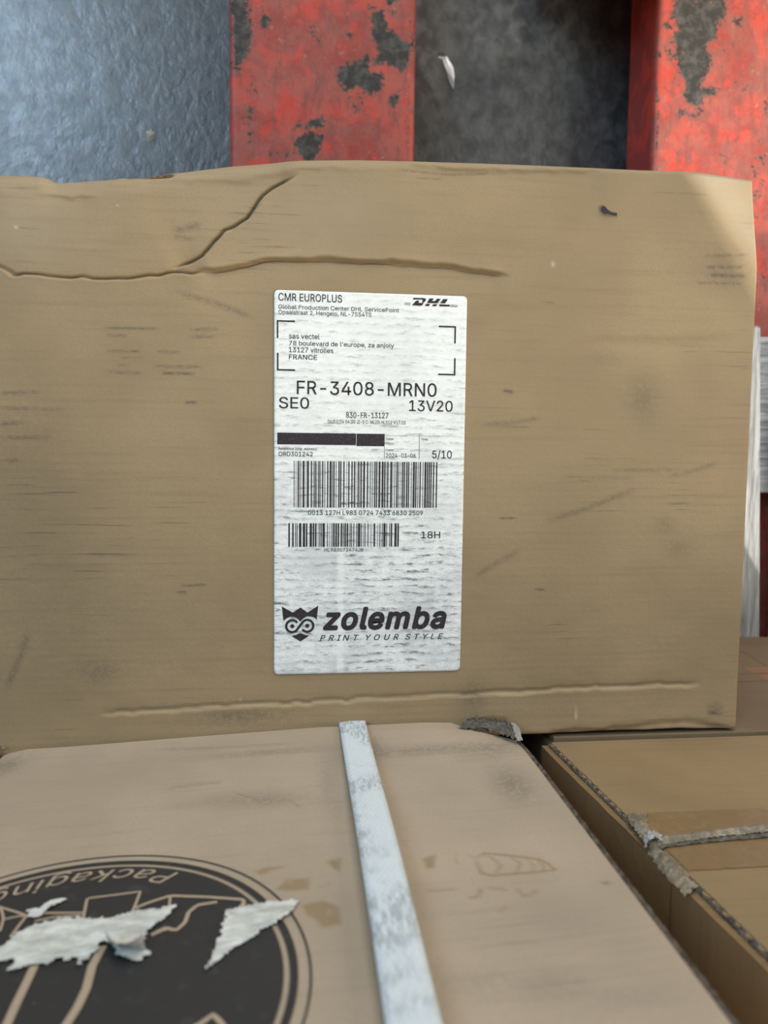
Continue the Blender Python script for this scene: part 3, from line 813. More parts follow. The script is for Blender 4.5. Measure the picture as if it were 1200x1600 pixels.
'7': (272, '58 0 194 269 194 271 37 271 37 305 234 305 234 269 99 0', '3,5,4 3,2,5 2,6,5 1,6,2 1,7,6 0,7,1'),
'8': (272, '136 -4 116 -3 98 1 81 7 67 15 54 25 44 37 37 51 33 65 31 81 32 94 35 106 39 117 45 127 52 137 61 145 70 151 80 156 92 159 92 160 78 165 66 174 56 185 48 198 44 212 42 228 44 243 48 257 54 270 63 281 74 291 87 299 102 305 118 308 136 309 153 308 169 305 184 299 197 291 208 281 217 270 224 257 228 243 229 228 228 213 223 198 216 185 206 174 194 165 180 160 180 159 191 156 201 151 211 145 219 137 226 127 232 117 237 106 240 94 240 81 239 65 235 51 227 37 217 25 205 15 190 7 174 1 156 -3 136 29 149 30 160 32 171 36 180 41 188 47 194 55 198 63 201 73 202 83 201 94 198 104 193 113 187 121 179 128 170 134 159 138 148 140 136 141 123 140 112 138 102 134 92 128 84 121 78 113 73 104 70 94 69 83 70 73 73 63 77 55 83 47 91 41 100 36 111 32 123 30 136 174 146 174 156 177 164 180 172 185 179 191 184 198 188 206 191 216 192 225 191 235 188 244 185 252 179 259 173 265 165 270 156 273 146 275 136 276 125 275 115 273 106 270 99 265 92 259 87 252 83 244 80 235 80 225 80 216 83 206 87 198 92 191 99 185 107 180 116 177 125 174', '33,35,34 32,35,33 32,36,35 31,36,32 31,37,36 30,37,31 30,38,37 30,39,38 29,39,30 29,121,39 121,40,39 28,123,29 123,122,29 122,121,29 28,124,123 120,40,121 119,40,120 28,125,124 27,125,28 119,41,40 27,126,125 118,41,119 27,127,126 117,41,118 27,128,127 116,41,117 26,128,27 116,42,41 26,129,128 115,42,116 114,42,115 26,130,129 25,130,26 114,43,42 113,43,114 25,131,130 24,131,25 113,44,43 24,132,131 112,44,113 111,44,112 24,133,132 111,45,44 23,133,24 110,45,111 23,134,133 23,135,134 109,45,110 109,46,45 22,135,23 108,46,109 22,136,135 22,137,136 107,46,108 107,47,46 21,137,22 21,138,137 106,47,107 21,139,138 105,47,106 21,104,139 104,47,105 21,47,104 21,48,47 20,48,21 20,49,48 19,49,20 18,49,19 18,50,49 17,50,18 17,51,50 16,51,17 16,52,51 15,52,16 15,53,52 14,86,15 86,53,15 86,54,53 14,87,86 85,54,86 14,88,87 84,54,85 14,89,88 83,54,84 13,89,14 83,55,54 13,90,89 82,55,83 81,55,82 13,91,90 12,91,13 81,56,55 12,92,91 80,56,81 11,92,12 80,57,56 11,93,92 79,57,80 10,93,11 79,58,57 10,94,93 78,58,79 10,95,94 77,58,78 9,95,10 77,59,58 9,96,95 76,59,77 8,96,9 76,60,59 75,60,76 8,97,96 7,97,8 75,61,60 7,98,97 74,61,75 7,99,98 73,61,74 6,99,7 73,62,61 6,100,99 72,62,73 6,101,100 71,62,72 5,101,6 71,63,62 5,102,101 70,63,71 69,63,70 5,103,102 5,68,103 68,63,69 5,63,68 5,64,63 4,64,5 4,65,64 3,65,4 2,65,3 2,66,65 2,67,66 1,67,2 1,0,67'),
'9': (272, '136 309 154 308 171 304 186 296 200 287 211 275 221 261 228 245 232 227 233 208 232 193 229 178 224 162 215 144 204 124 189 101 120 0 78 0 181 149 184 149 181 143 177 138 172 133 167 128 161 124 154 121 147 119 139 117 131 117 113 118 97 122 82 128 69 137 59 148 50 161 43 176 39 193 38 211 40 229 44 246 51 262 60 275 72 287 86 297 101 304 118 308 136 276 124 275 114 272 104 268 96 261 89 254 83 244 79 234 76 223 75 211 76 199 79 188 83 177 89 168 96 161 104 154 114 150 124 147 136 146 147 147 158 150 167 154 176 160 183 168 189 177 193 187 196 198 196 210 196 223 193 234 189 244 183 253 176 261 167 268 158 272 147 275', '45,1,0 44,1,45 44,2,1 43,2,44 43,3,2 42,3,43 42,4,3 41,4,42 41,46,4 46,5,4 41,47,46 81,5,46 40,47,41 40,48,47 80,5,81 80,6,5 40,49,48 79,6,80 40,50,49 78,6,79 39,50,40 39,51,50 77,6,78 77,7,6 39,52,51 76,7,77 38,52,39 76,8,7 38,53,52 75,8,76 38,54,53 74,8,75 37,54,38 74,9,8 37,55,54 73,9,74 36,55,37 36,56,55 72,9,73 72,10,9 36,57,56 71,10,72 71,11,10 35,57,36 35,58,57 70,11,71 70,12,11 35,59,58 69,12,70 34,59,35 34,60,59 68,12,69 68,13,12 33,60,34 33,61,60 67,13,68 33,62,61 66,19,67 19,13,67 33,63,62 65,18,66 18,19,66 65,24,18 24,17,18 20,13,19 32,63,33 32,64,63 64,24,65 32,24,64 20,14,13 21,14,20 22,14,21 31,24,32 23,14,22 30,24,31 24,14,23 30,25,24 17,14,24 17,15,14 29,25,30 29,26,25 29,27,26 28,27,29 17,16,15'),
':': (113, '57 -3 50 -2 44 1 38 5 33 11 31 17 30 25 31 32 33 38 38 44 44 48 50 51 57 52 64 51 71 48 77 44 81 38 84 32 85 25 84 17 81 11 77 5 71 1 64 -2 57 162 50 163 44 166 38 170 33 176 31 183 30 190 31 197 33 203 38 209 44 214 50 216 57 217 64 216 71 214 77 209 81 203 84 197 85 190 84 183 81 176 77 170 71 166 64 163', '11,13,12 10,13,11 10,14,13 9,14,10 9,15,14 8,15,9 8,16,15 7,16,8 7,17,16 6,17,7 6,18,17 5,18,6 5,19,18 4,19,5 4,20,19 3,20,4 3,21,20 2,21,3 2,22,21 1,22,2 1,23,22 0,23,1 35,37,36 34,37,35 34,38,37 33,38,34 33,39,38 32,39,33 32,40,39 31,40,32 31,41,40 30,41,31 30,42,41 29,42,30 29,43,42 29,44,43 28,44,29 28,45,44 27,45,28 26,45,27 26,46,45 25,46,26 25,47,46 24,47,25'),
'A': (288, '10 0 121 305 166 305 278 0 237 0 172 181 168 194 163 208 158 223 153 241 146 263 139 287 147 287 140 262 133 241 128 223 123 207 118 193 114 181 51 0 66 85 66 119 222 119 222 85', '0,11,1 11,2,1 11,12,2 12,3,2 0,13,11 13,10,11 13,10,12 10,3,12 9,3,10 0,14,13 8,3,9 0,15,14 7,3,8 0,16,15 6,3,7 0,17,16 5,3,6 0,18,17 0,19,18 4,3,5 20,22,21 20,23,22'),
'B': (274, '36 0 36 305 145 305 165 304 182 300 197 294 210 286 220 277 229 265 234 252 238 239 239 224 238 212 236 201 232 192 227 184 221 177 214 172 206 167 198 163 189 160 189 157 199 156 208 152 218 147 227 140 235 132 241 122 247 110 250 97 251 82 250 67 246 53 240 40 232 29 221 19 207 11 190 5 170 1 148 0 75 34 147 34 168 36 185 40 198 48 206 58 212 69 213 82 212 92 210 101 205 110 200 118 192 125 183 131 173 135 162 138 149 138 75 138 75 171 143 171 154 172 164 174 173 178 181 183 188 189 194 196 198 204 201 213 202 223 200 236 195 247 188 257 176 265 162 269 144 271 75 271', '0,75,1 75,2,1 75,3,2 75,4,3 75,5,4 75,6,5 75,7,6 75,74,7 74,8,7 0,58,75 73,8,74 72,8,73 72,9,8 71,9,72 70,9,71 70,10,9 69,10,70 69,11,10 68,11,69 68,12,11 67,12,68 66,12,67 66,13,12 65,13,66 65,14,13 64,14,65 64,15,14 63,15,64 63,16,15 62,16,63 61,16,62 61,17,16 60,17,61 59,17,60 59,18,17 0,57,58 57,59,58 57,18,59 57,19,18 57,20,19 57,21,20 57,22,21 57,23,22 57,24,23 57,25,24 57,56,25 56,55,25 55,26,25 0,40,57 54,26,55 53,26,54 53,27,26 52,27,53 51,27,52 51,28,27 50,28,51 49,28,50 49,29,28 48,29,49 48,30,29 47,30,48 46,30,47 46,31,30 45,31,46 45,32,31 44,32,45 44,33,32 43,33,44 42,33,43 42,34,33 41,34,42 0,41,40 0,34,41 0,35,34 0,36,35 0,37,36 0,38,37 0,39,38'),
'C': (306, '160 -4 135 -2 112 4 90 15 71 29 55 48 42 69 32 94 26 122 24 152 26 183 32 211 42 236 55 258 71 276 90 290 112 301 135 307 160 309 176 309 190 306 204 303 217 297 230 291 241 283 252 273 261 263 269 251 275 238 280 224 284 209 245 209 242 219 238 228 234 237 228 244 222 251 214 257 207 262 198 266 189 269 180 272 170 273 160 273 142 272 126 267 110 259 96 248 85 235 75 218 68 199 64 177 62 152 64 128 68 106 75 87 85 70 97 57 110 46 126 38 142 33 160 32 170 32 180 34 189 36 198 39 207 43 214 48 222 54 228 61 234 69 238 77 242 86 245 96 284 96 280 81 275 67 269 54 261 43 252 32 241 23 230 15 218 8 204 3 190 -1 176 -3', '17,19,18 17,20,19 16,20,17 16,21,20 16,22,21 15,22,16 15,23,22 15,24,23 14,24,15 14,25,24 13,44,14 44,43,14 43,25,14 42,25,43 42,26,25 41,26,42 13,45,44 40,26,41 39,26,40 13,46,45 38,26,39 38,27,26 37,27,38 13,47,46 12,47,13 36,27,37 35,27,36 35,28,27 12,48,47 34,28,35 34,29,28 33,29,34 11,48,12 11,49,48 32,29,33 32,30,29 31,30,32 11,50,49 10,50,11 10,51,50 9,51,10 9,52,51 8,52,9 8,53,52 8,54,53 7,54,8 7,55,54 72,74,73 72,75,74 6,55,7 6,56,55 71,75,72 71,76,75 70,76,71 6,57,56 5,57,6 69,76,70 69,77,76 68,77,69 5,58,57 68,78,77 67,78,68 66,78,67 4,58,5 4,59,58 65,78,66 65,79,78 64,79,65 4,60,59 63,79,64 62,79,63 4,61,60 61,79,62 61,80,79 4,80,61 3,80,4 3,81,80 2,81,3 2,82,81 2,83,82 1,83,2 1,84,83 1,85,84 0,85,1'),
'D': (301, '131 0 58 0 58 34 129 34 152 36 173 41 191 48 206 59 218 73 227 89 234 108 238 130 239 153 238 177 234 198 227 216 218 233 206 246 192 257 175 265 155 269 133 271 56 271 56 305 135 305 164 303 189 297 212 287 231 273 247 256 260 235 269 210 275 183 277 153 275 123 269 96 260 71 247 50 230 32 210 18 187 8 161 2 75 305 75 0 36 0 36 305', '22,24,23 22,25,24 22,26,25 22,27,26 22,28,27 22,21,28 21,20,28 20,29,28 19,29,20 18,29,19 17,29,18 17,30,29 16,30,17 16,31,30 15,31,16 14,31,15 14,32,31 13,32,14 13,33,32 12,33,13 11,33,12 11,34,33 10,34,11 10,35,34 9,35,10 9,36,35 8,36,9 7,36,8 7,37,36 6,37,7 6,38,37 5,38,6 4,38,5 3,38,4 1,3,2 1,38,3 1,39,38 1,40,39 1,41,40 1,0,41 44,42,45 44,43,42'),
'E': (251, '36 0 36 305 223 305 223 271 75 271 75 171 213 171 213 137 75 137 75 34 225 34 225 0', '0,4,1 4,2,1 4,3,2 0,5,4 0,8,5 8,6,5 8,7,6 0,9,8 0,10,9 0,11,10'),
'F': (246, '36 0 36 305 221 305 221 271 75 271 75 167 208 167 208 133 75 133 75 0', '0,4,1 4,2,1 4,3,2 0,5,4 0,8,5 8,6,5 8,7,6 0,9,8'),
'G': (312, '161 -4 135 -2 111 4 90 15 71 30 55 48 41 69 32 94 26 122 24 152 26 183 32 211 41 236 54 258 70 276 89 290 111 301 134 307 159 309 175 309 190 306 204 302 218 297 230 290 242 282 252 272 262 261 269 250 276 237 281 224 285 209 245 209 241 219 237 228 232 236 227 243 221 250 214 256 206 261 198 266 189 269 180 272 170 273 159 273 142 272 125 267 110 259 96 249 85 235 75 218 68 199 64 177 62 152 64 128 68 106 75 87 85 70 97 57 111 46 126 38 143 33 161 32 178 33 193 37 207 43 219 51 229 61 238 74 244 88 248 104 249 121 261 119 170 119 170 153 287 153 287 120 285 96 280 74 271 54 258 37 243 23 226 11 206 3 185 -2', '17,19,18 17,20,19 16,20,17 16,21,20 16,22,21 15,22,16 15,23,22 14,23,15 14,24,23 14,25,24 13,44,14 44,43,14 43,25,14 42,25,43 41,25,42 41,26,25 13,45,44 40,26,41 39,26,40 13,46,45 38,26,39 38,27,26 37,27,38 13,47,46 12,47,13 36,27,37 35,27,36 35,28,27 12,48,47 34,28,35 34,29,28 11,48,12 33,29,34 11,49,48 32,29,33 32,30,29 31,30,32 11,50,49 10,50,11 10,51,50 9,51,10 9,52,51 72,74,73 72,70,74 70,75,74 8,52,9 8,53,52 8,54,53 7,54,8 72,69,70 71,75,70 71,76,75 69,71,72 69,76,71 7,55,54 68,76,69 68,77,76 6,55,7 67,77,68 6,56,55 67,78,77 66,78,67 6,57,56 5,57,6 65,78,66 5,58,57 65,79,78 64,79,65 4,58,5 4,59,58 63,79,64 4,60,59 63,80,79 62,80,63 4,61,60 61,80,62 4,80,61 3,80,4 3,81,80 2,81,3 2,82,81 1,82,2 1,83,82 0,83,1'),
'H': (310, '36 0 36 305 75 305 75 173 235 173 235 305 274 305 274 0 235 0 235 139 75 139 75 0', '0,2,1 0,3,2 4,6,5 4,7,6 0,10,3 10,4,3 10,9,4 9,7,4 0,11,10 8,7,9'),
'I': (180, '19 0 19 34 71 34 71 271 19 271 19 305 162 305 162 271 110 271 110 34 162 34 162 0', '4,6,5 4,7,6 3,7,4 2,8,3 8,7,3 2,9,8 0,2,1 0,9,2 0,10,9 0,11,10'),
'J': (238, '111 -4 86 -1 64 6 45 20 31 38 23 60 20 87 20 104 59 104 59 87 60 70 65 56 73 45 84 36 96 32 111 30 126 32 138 36 149 45 157 56 161 70 163 87 163 305 202 305 202 87 199 60 191 38 176 20 158 6 136 -1', '21,23,22 21,24,23 6,8,7 6,9,8 5,9,6 5,10,9 20,24,21 20,25,24 5,11,10 19,25,20 4,11,5 19,26,25 18,26,19 4,12,11 4,13,12 17,26,18 3,13,4 17,27,26 16,27,17 3,14,13 3,15,14 15,27,16 3,27,15 2,27,3 2,28,27 1,28,2 1,29,28 0,29,1'),
'L': (236, '36 0 36 305 75 305 75 34 217 34 217 0', '0,2,1 0,3,2 0,4,3 0,5,4'),
'M': (377, '36 0 36 305 91 305 166 112 168 107 170 102 172 95 180 74 182 66 184 58 187 50 193 29 184 29 191 50 198 73 205 95 207 101 210 107 211 112 286 305 341 305 341 0 303 0 303 175 303 196 303 221 304 248 304 274 308 274 305 265 302 255 299 246 289 218 286 209 283 201 280 193 273 175 205 0 172 0 102 175 100 180 98 186 95 193 87 217 84 226 81 235 77 245 74 254 71 264 67 274 71 274 72 250 73 223 73 197 73 175 73 0', '0,49,1 49,2,1 49,50,2 50,3,2 18,27,19 27,20,19 27,28,20 28,21,20 0,48,49 51,47,50 47,3,50 18,30,27 30,26,27 29,21,28 30,26,29 26,21,29 0,51,48 51,47,48 18,31,30 46,3,47 0,52,51 25,21,26 18,32,31 45,3,46 44,3,45 43,3,44 0,53,52 24,21,25 18,33,32 42,3,43 18,34,33 18,35,34 0,54,53 23,21,24 18,36,35 41,3,42 40,3,41 39,3,40 0,55,54 38,3,39 18,37,36 22,21,23 38,4,3 17,37,18 38,5,4 16,37,17 38,6,5 15,37,16 38,7,6 14,37,15 38,8,7 13,37,14 38,9,8 38,10,9 38,12,10 12,11,10 12,37,13 38,37,12'),
'N': (314, '36 0 36 305 82 305 206 110 209 104 213 98 218 90 222 82 227 73 233 64 238 54 243 44 248 33 243 32 242 43 241 54 240 65 240 75 240 85 239 94 239 117 239 305 278 305 278 0 232 0 121 174 116 182 111 190 106 198 101 207 95 218 89 229 65 271 71 272 73 230 74 218 74 207 75 197 75 188 75 181 75 175 75 0', '0,32,1 32,2,1 32,33,2 33,3,2 20,22,21 20,23,22 34,31,33 31,3,33 0,34,32 34,31,32 0,35,34 30,3,31 0,36,35 29,3,30 28,3,29 0,37,36 27,3,28 0,38,37 26,3,27 0,39,38 25,3,26 0,40,39 0,41,40 24,3,25 19,23,20 24,4,3 24,5,4 24,6,5 18,23,19 24,7,6 17,23,18 24,8,7 16,23,17 24,9,8 15,23,16 24,10,9 14,11,15 11,23,15 24,14,10 14,11,10 12,23,11 24,13,14 13,23,12 24,23,13'),
'O': (320, '160 -4 135 -2 112 4 90 15 71 29 55 48 42 69 32 94 26 122 24 152 26 183 32 211 42 236 55 258 71 276 90 290 112 301 135 307 160 309 185 307 209 301 230 290 249 276 265 258 278 236 288 211 294 183 296 152 294 122 288 94 278 69 265 48 249 29 230 15 209 4 185 -2 160 32 178 33 194 38 210 46 223 56 235 70 245 86 252 106 257 128 258 152 257 177 252 199 245 219 235 235 223 249 210 260 194 267 178 272 160 273 142 272 126 267 111 260 97 249 85 235 75 219 68 199 64 177 62 152 64 128 68 106 75 87 85 70 97 56 111 46 126 38 142 33', '17,19,18 16,19,17 16,20,19 15,20,16 15,21,20 14,21,15 14,22,21 13,55,14 55,54,14 54,22,14 54,53,22 53,23,22 52,23,53 13,56,55 51,23,52 13,57,56 50,23,51 13,58,57 12,58,13 50,24,23 49,24,50 12,59,58 11,59,12 49,25,24 48,25,49 11,60,59 47,25,48 11,61,60 10,61,11 47,26,25 46,26,47 10,62,61 46,27,26 9,62,10 45,27,46 9,63,62 8,63,9 8,64,63 44,27,45 44,28,27 8,65,64 43,28,44 7,65,8 43,29,28 7,66,65 42,29,43 42,30,29 6,66,7 6,67,66 41,30,42 6,68,67 40,30,41 5,68,6 40,31,30 5,69,68 39,31,40 4,69,5 39,32,31 4,70,69 38,32,39 4,71,70 37,32,38 4,36,71 36,32,37 4,32,36 4,33,32 3,33,4 2,33,3 2,34,33 2,35,34 1,35,2 1,0,35'),
'P': (267, '36 0 75 0 75 305 36 305 75 269 147 269 147 305 75 305 75 128 147 128 147 164 75 164 147 305 147 269 163 266 174 301 174 301 163 266 177 259 199 288 199 288 177 259 189 247 218 269 218 269 189 247 196 233 231 244 231 244 196 233 199 217 235 217 235 217 199 217 196 200 231 189 231 189 196 200 189 186 218 165 218 165 189 186 177 174 199 145 199 145 177 174 163 167 174 132 174 132 163 167 147 164 147 128', '0,1,2,3 4,5,6,7 8,9,10,11 12,13,14,15 16,17,18,19 20,21,22,23 24,25,26,27 28,29,30,31 32,33,34,35 36,37,38,39 40,41,42,43 44,45,46,47 48,49,50,51'),
'R': (269, '36 0 75 0 75 305 36 305 75 269 147 269 147 305 75 305 75 128 147 128 147 164 75 164 147 305 147 269 163 266 174 301 174 301 163 266 177 259 199 288 199 288 177 259 189 247 218 269 218 269 189 247 196 233 231 244 231 244 196 233 199 217 235 217 235 217 199 217 196 200 231 189 231 189 196 200 189 186 218 165 218 165 189 186 177 174 199 145 199 145 177 174 163 167 174 132 174 132 163 167 147 164 147 128 134 146 179 146 250 0 205 0', '0,1,2,3 4,5,6,7 8,9,10,11 12,13,14,15 16,17,18,19 20,21,22,23 24,25,26,27 28,29,30,31 32,33,34,35 36,37,38,39 40,41,42,43 44,45,46,47 48,49,50,51 52,53,54,55'),
'S': (268, '134 -5 113 -4 94 -1 77 6 61 14 49 24 38 36 30 50 25 65 23 82 63 82 65 71 68 61 74 53 81 46 90 40 100 35 111 32 122 30 134 29 148 30 160 32 172 36 182 41 190 48 198 55 203 64 206 73 207 84 206 93 204 101 199 107 193 113 186 118 178 123 168 127 158 130 147 133 110 144 87 152 67 162 52 174 40 188 33 204 31 223 33 240 37 255 45 269 55 281 68 291 83 299 99 305 117 308 136 309 156 308 173 305 190 299 204 291 216 281 226 269 234 256 239 242 240 227 202 227 199 241 192 253 181 262 168 269 152 274 135 275 122 274 111 272 100 269 91 264 83 258 77 251 73 243 70 235 69 225 70 216 73 207 79 200 85 194 93 189 102 185 110 181 119 178 127 176 159 168 168 165 177 162 187 158 197 154 206 149 215 143 223 136 231 128 237 119 241 108 244 96 245 83 244 67 239 52 232 38 222 26 209 15 194 6 176 0 156 -4', '52,54,53 51,54,52 51,55,54 50,55,51 50,56,55 49,56,50 49,57,56 48,57,49 48,58,57 48,59,58 47,70,48 70,69,48 69,59,48 68,59,69 47,71,70 67,59,68 47,72,71 66,59,67 66,60,59 46,72,47 46,73,72 46,74,73 65,60,66 46,75,74 65,61,60 45,75,46 64,61,65 45,76,75 45,77,76 64,62,61 63,62,64 44,77,45 44,78,77 44,79,78 43,79,44 43,80,79 43,81,80 42,81,43 42,82,81 42,83,82 42,84,83 41,84,42 41,85,84 41,86,85 41,87,86 41,88,87 40,88,41 40,89,88 40,90,89 40,91,90 39,91,40 39,92,91 39,93,92 38,93,39 38,94,93 37,94,38 37,95,94 37,96,95 36,96,37 35,96,36 35,97,96 34,97,35 33,97,34 33,98,97 32,98,33 31,98,32 31,99,98 30,99,31 29,99,30 29,100,99 28,100,29 27,100,28 27,101,100 8,10,9 8,11,10 26,101,27 8,12,11 26,102,101 7,12,8 25,102,26 7,13,12 24,102,25 7,14,13 24,103,102 6,14,7 23,103,24 6,15,14 22,103,23 6,16,15 22,104,103 21,104,22 5,16,6 5,17,16 20,104,21 5,18,17 19,104,20 5,19,18 5,104,19 5,105,104 4,105,5 4,106,105 3,106,4 3,107,106 2,107,3 2,108,107 1,108,2 1,0,108'),
'T': (269, '19 271 19 305 250 305 250 271 154 271 154 0 116 0 116 271', '0,2,1 0,3,2 7,3,0 6,4,7 4,3,7 6,5,4'),
'U': (310, '155 -5 132 -3 111 1 92 9 76 20 62 33 51 48 43 65 38 84 36 104 36 305 75 305 75 107 76 93 79 80 84 68 92 57 101 48 112 41 125 35 139 32 155 31 171 32 186 35 198 41 209 48 219 57 226 68 231 80 235 93 236 107 236 305 274 305 274 104 273 84 268 65 260 48 248 33 235 20 218 9 199 1 178 -3', '9,11,10 9,12,11 30,32,31 30,33,32 9,13,12 29,33,30 8,13,9 29,34,33 8,14,13 28,34,29 7,14,8 28,35,34 27,35,28 7,15,14 7,16,15 26,35,27 6,16,7 26,36,35 6,17,16 25,36,26 6,18,17 24,36,25 5,18,6 24,37,36 5,19,18 23,37,24 5,20,19 22,37,23 4,20,5 22,38,37 4,21,20 21,38,22 4,38,21 4,39,38 3,39,4 2,39,3 2,40,39 1,40,2 1,41,40 0,41,1'),
'V': (288, '122 0 10 305 51 305 115 124 119 112 124 99 129 82 135 64 142 42 149 18 141 18 148 43 154 64 160 83 165 99 170 112 174 124 237 305 278 305 167 0', '0,2,1 0,3,2 16,18,17 16,19,18 0,4,3 15,19,16 14,19,15 0,5,4 13,19,14 0,6,5 12,19,13 0,7,6 11,19,12 0,8,7 10,9,11 9,19,11 0,9,8 0,19,9'),
'Y': (283, '122 0 122 125 10 305 55 305 115 207 122 196 128 185 133 175 139 164 144 152 150 138 134 138 140 152 145 165 151 176 156 186 162 196 168 207 229 305 273 305 161 125 161 0', '1,3,2 1,4,3 17,19,18 17,20,19 1,5,4 16,20,17 15,20,16 1,6,5 14,20,15 1,7,6 13,20,14 1,8,7 12,9,13 9,20,13 1,12,8 12,9,8 1,11,12 10,20,9 1,10,11 1,20,10 0,20,1 0,21,20'),
'a': (234, '96 -5 82 -4 69 -2 57 3 46 9 36 17 29 27 23 38 19 51 18 65 19 77 22 88 26 97 32 104 38 111 47 116 55 120 65 124 75 126 86 129 96 130 107 132 120 134 131 135 140 136 148 137 154 139 159 141 163 144 165 148 165 153 165 154 165 163 163 171 160 178 156 184 150 189 144 193 136 196 127 198 117 198 107 198 98 196 90 193 82 190 76 185 71 180 66 175 63 170 60 164 25 175 31 188 38 199 47 208 57 215 68 221 80 225 92 228 104 230 116 231 125 230 134 229 143 228 153 225 162 221 171 216 180 210 187 202 193 192 198 181 201 167 202 151 202 0 166 0 166 31 163 31 160 26 156 20 151 15 145 9 138 5 129 1 119 -3 108 -4 102 27 115 28 127 31 137 35 145 41 152 48 158 56 162 65 165 73 165 83 165 114 163 112 160 111 156 109 151 108 145 107 139 105 132 104 126 104 120 103 105 101 97 99 88 98 81 95 73 92 67 88 62 84 58 78 56 71 55 63 56 56 58 49 61 43 66 38 71 34 78 31 85 29 93 28', '58,60,59 58,61,60 57,61,58 57,62,61 56,62,57 56,63,62 55,63,56 55,64,63 55,65,64 54,65,55 54,66,65 53,66,54 53,67,66 52,67,53 52,40,67 40,39,67 39,68,67 51,41,52 41,40,52 51,42,41 38,68,39 51,43,42 37,68,38 51,44,43 36,68,37 36,69,68 51,45,44 35,69,36 50,45,51 50,46,45 34,69,35 34,70,69 50,47,46 33,70,34 50,48,47 49,48,50 32,70,33 32,71,70 31,71,32 30,71,31 29,71,30 29,72,71 28,72,29 27,72,28 26,94,27 94,72,27 25,94,26 24,94,25 23,94,24 22,94,23 21,94,22 20,94,21 19,94,20 18,94,19 17,94,18 16,94,17 15,94,16 14,94,15 14,95,94 93,72,94 14,96,95 14,97,96 13,97,14 13,98,97 13,99,98 13,100,99 13,101,100 13,102,101 12,102,13 12,103,102 12,104,103 12,105,104 12,106,105 12,107,106 11,107,12 11,108,107 11,109,108 11,110,109 10,110,11 10,111,110 92,72,93 10,112,111 9,112,10 91,72,92 9,113,112 8,113,9 90,72,91 8,114,113 89,72,90 8,115,114 7,115,8 7,116,115 88,74,89 74,72,89 7,117,116 87,74,88 7,118,117 6,118,7 86,75,87 75,74,87 6,119,118 6,120,119 86,76,75 73,72,74 85,76,86 6,121,120 84,76,85 6,84,121 6,76,84 5,76,6 5,77,76 5,78,77 4,78,5 4,79,78 4,80,79 3,80,4 3,81,80 2,81,3 2,82,81 1,82,2 1,83,82 0,83,1'),
'b': (255, '138 -5 125 -4 113 -2 103 2 95 7 88 13 83 19 78 25 74 30 71 35 67 35 67 0 32 0 32 305 68 305 68 192 71 192 74 196 78 202 82 207 88 213 95 219 103 224 113 228 124 230 137 231 156 229 172 224 188 216 201 205 213 192 222 176 229 157 233 136 234 113 233 90 229 69 222 51 213 34 201 21 188 10 173 2 156 -3 132 28 145 29 157 33 168 39 177 48 184 58 189 70 194 83 196 98 197 114 196 129 194 143 190 157 184 169 177 179 168 187 157 193 146 197 132 198 119 197 107 193 97 187 88 179 81 169 75 158 71 144 68 130 68 114 68 97 71 83 75 69 81 57 88 47 97 39 107 33 119 29', '12,14,13 12,15,14 24,26,25 23,26,24 23,27,26 22,27,23 22,28,27 21,28,22 20,28,21 20,29,28 19,29,20 18,29,19 18,61,29 61,30,29 17,61,18 17,62,61 60,30,61 17,63,62 59,30,60 16,63,17 16,64,63 58,30,59 58,31,30 12,16,15 12,68,16 68,67,16 67,66,16 66,65,16 65,64,16 57,31,58 56,31,57 56,32,31 55,32,56 55,33,32 54,33,55 12,69,68 53,33,54 53,34,33 12,70,69 52,34,53 12,71,70 51,34,52 51,35,34 50,35,51 12,72,71 50,36,35 49,36,50 12,73,72 48,36,49 48,37,36 12,74,73 47,37,48 12,10,74 10,75,74 47,38,37 46,38,47 10,76,75 45,38,46 10,9,76 9,77,76 12,11,10 8,77,9 45,39,38 44,39,45 8,78,77 7,78,8 43,39,44 7,43,78 7,39,43 6,39,7 6,40,39 5,40,6 4,40,5 4,41,40 3,41,4 2,41,3 2,42,41 1,42,2 1,0,42'),
'c': (237, '124 -5 105 -3 86 2 70 10 56 21 43 35 34 51 26 70 22 90 20 112 22 135 26 156 34 175 43 191 56 205 70 216 86 224 105 229 124 231 135 230 146 229 156 226 166 223 175 219 183 214 191 208 198 201 204 193 209 185 214 176 217 166 182 157 180 163 177 168 174 174 171 178 167 183 162 186 157 190 151 193 145 195 139 197 132 198 124 198 110 197 98 193 87 186 78 177 71 167 65 155 61 142 59 127 58 112 59 98 61 84 65 70 71 58 78 48 87 40 98 33 110 29 124 28 132 28 139 29 146 31 152 33 157 36 162 40 167 44 171 48 175 53 178 59 181 64 183 70 218 61 214 51 210 42 205 34 199 26 192 19 184 13 175 7 166 3 156 0 146 -3 135 -4', '17,19,18 17,20,19 16,20,17 16,21,20 16,22,21 15,22,16 15,23,22 15,24,23 14,24,15 14,25,24 14,26,25 13,43,14 43,26,14 43,42,26 42,27,26 13,44,43 41,27,42 13,45,44 40,27,41 39,27,40 39,28,27 13,46,45 38,28,39 12,46,13 37,28,38 36,28,37 12,47,46 36,29,28 35,29,36 34,29,35 12,48,47 34,30,29 11,48,12 33,30,34 32,30,33 11,49,48 32,31,30 10,49,11 10,50,49 10,51,50 9,51,10 9,52,51 8,52,9 8,53,52 8,54,53 7,54,8 7,55,54 7,56,55 72,74,73 6,56,7 71,74,72 71,75,74 70,75,71 6,57,56 69,75,70 69,76,75 5,57,6 5,58,57 68,76,69 67,76,68 67,77,76 66,77,67 5,59,58 65,77,66 4,59,5 65,78,77 64,78,65 4,60,59 63,78,64 62,78,63 4,61,60 61,78,62 4,78,61 4,79,78 3,79,4 3,80,79 3,81,80 2,81,3 2,82,81 2,83,82 1,83,2 1,84,83 1,85,84 0,85,1'),
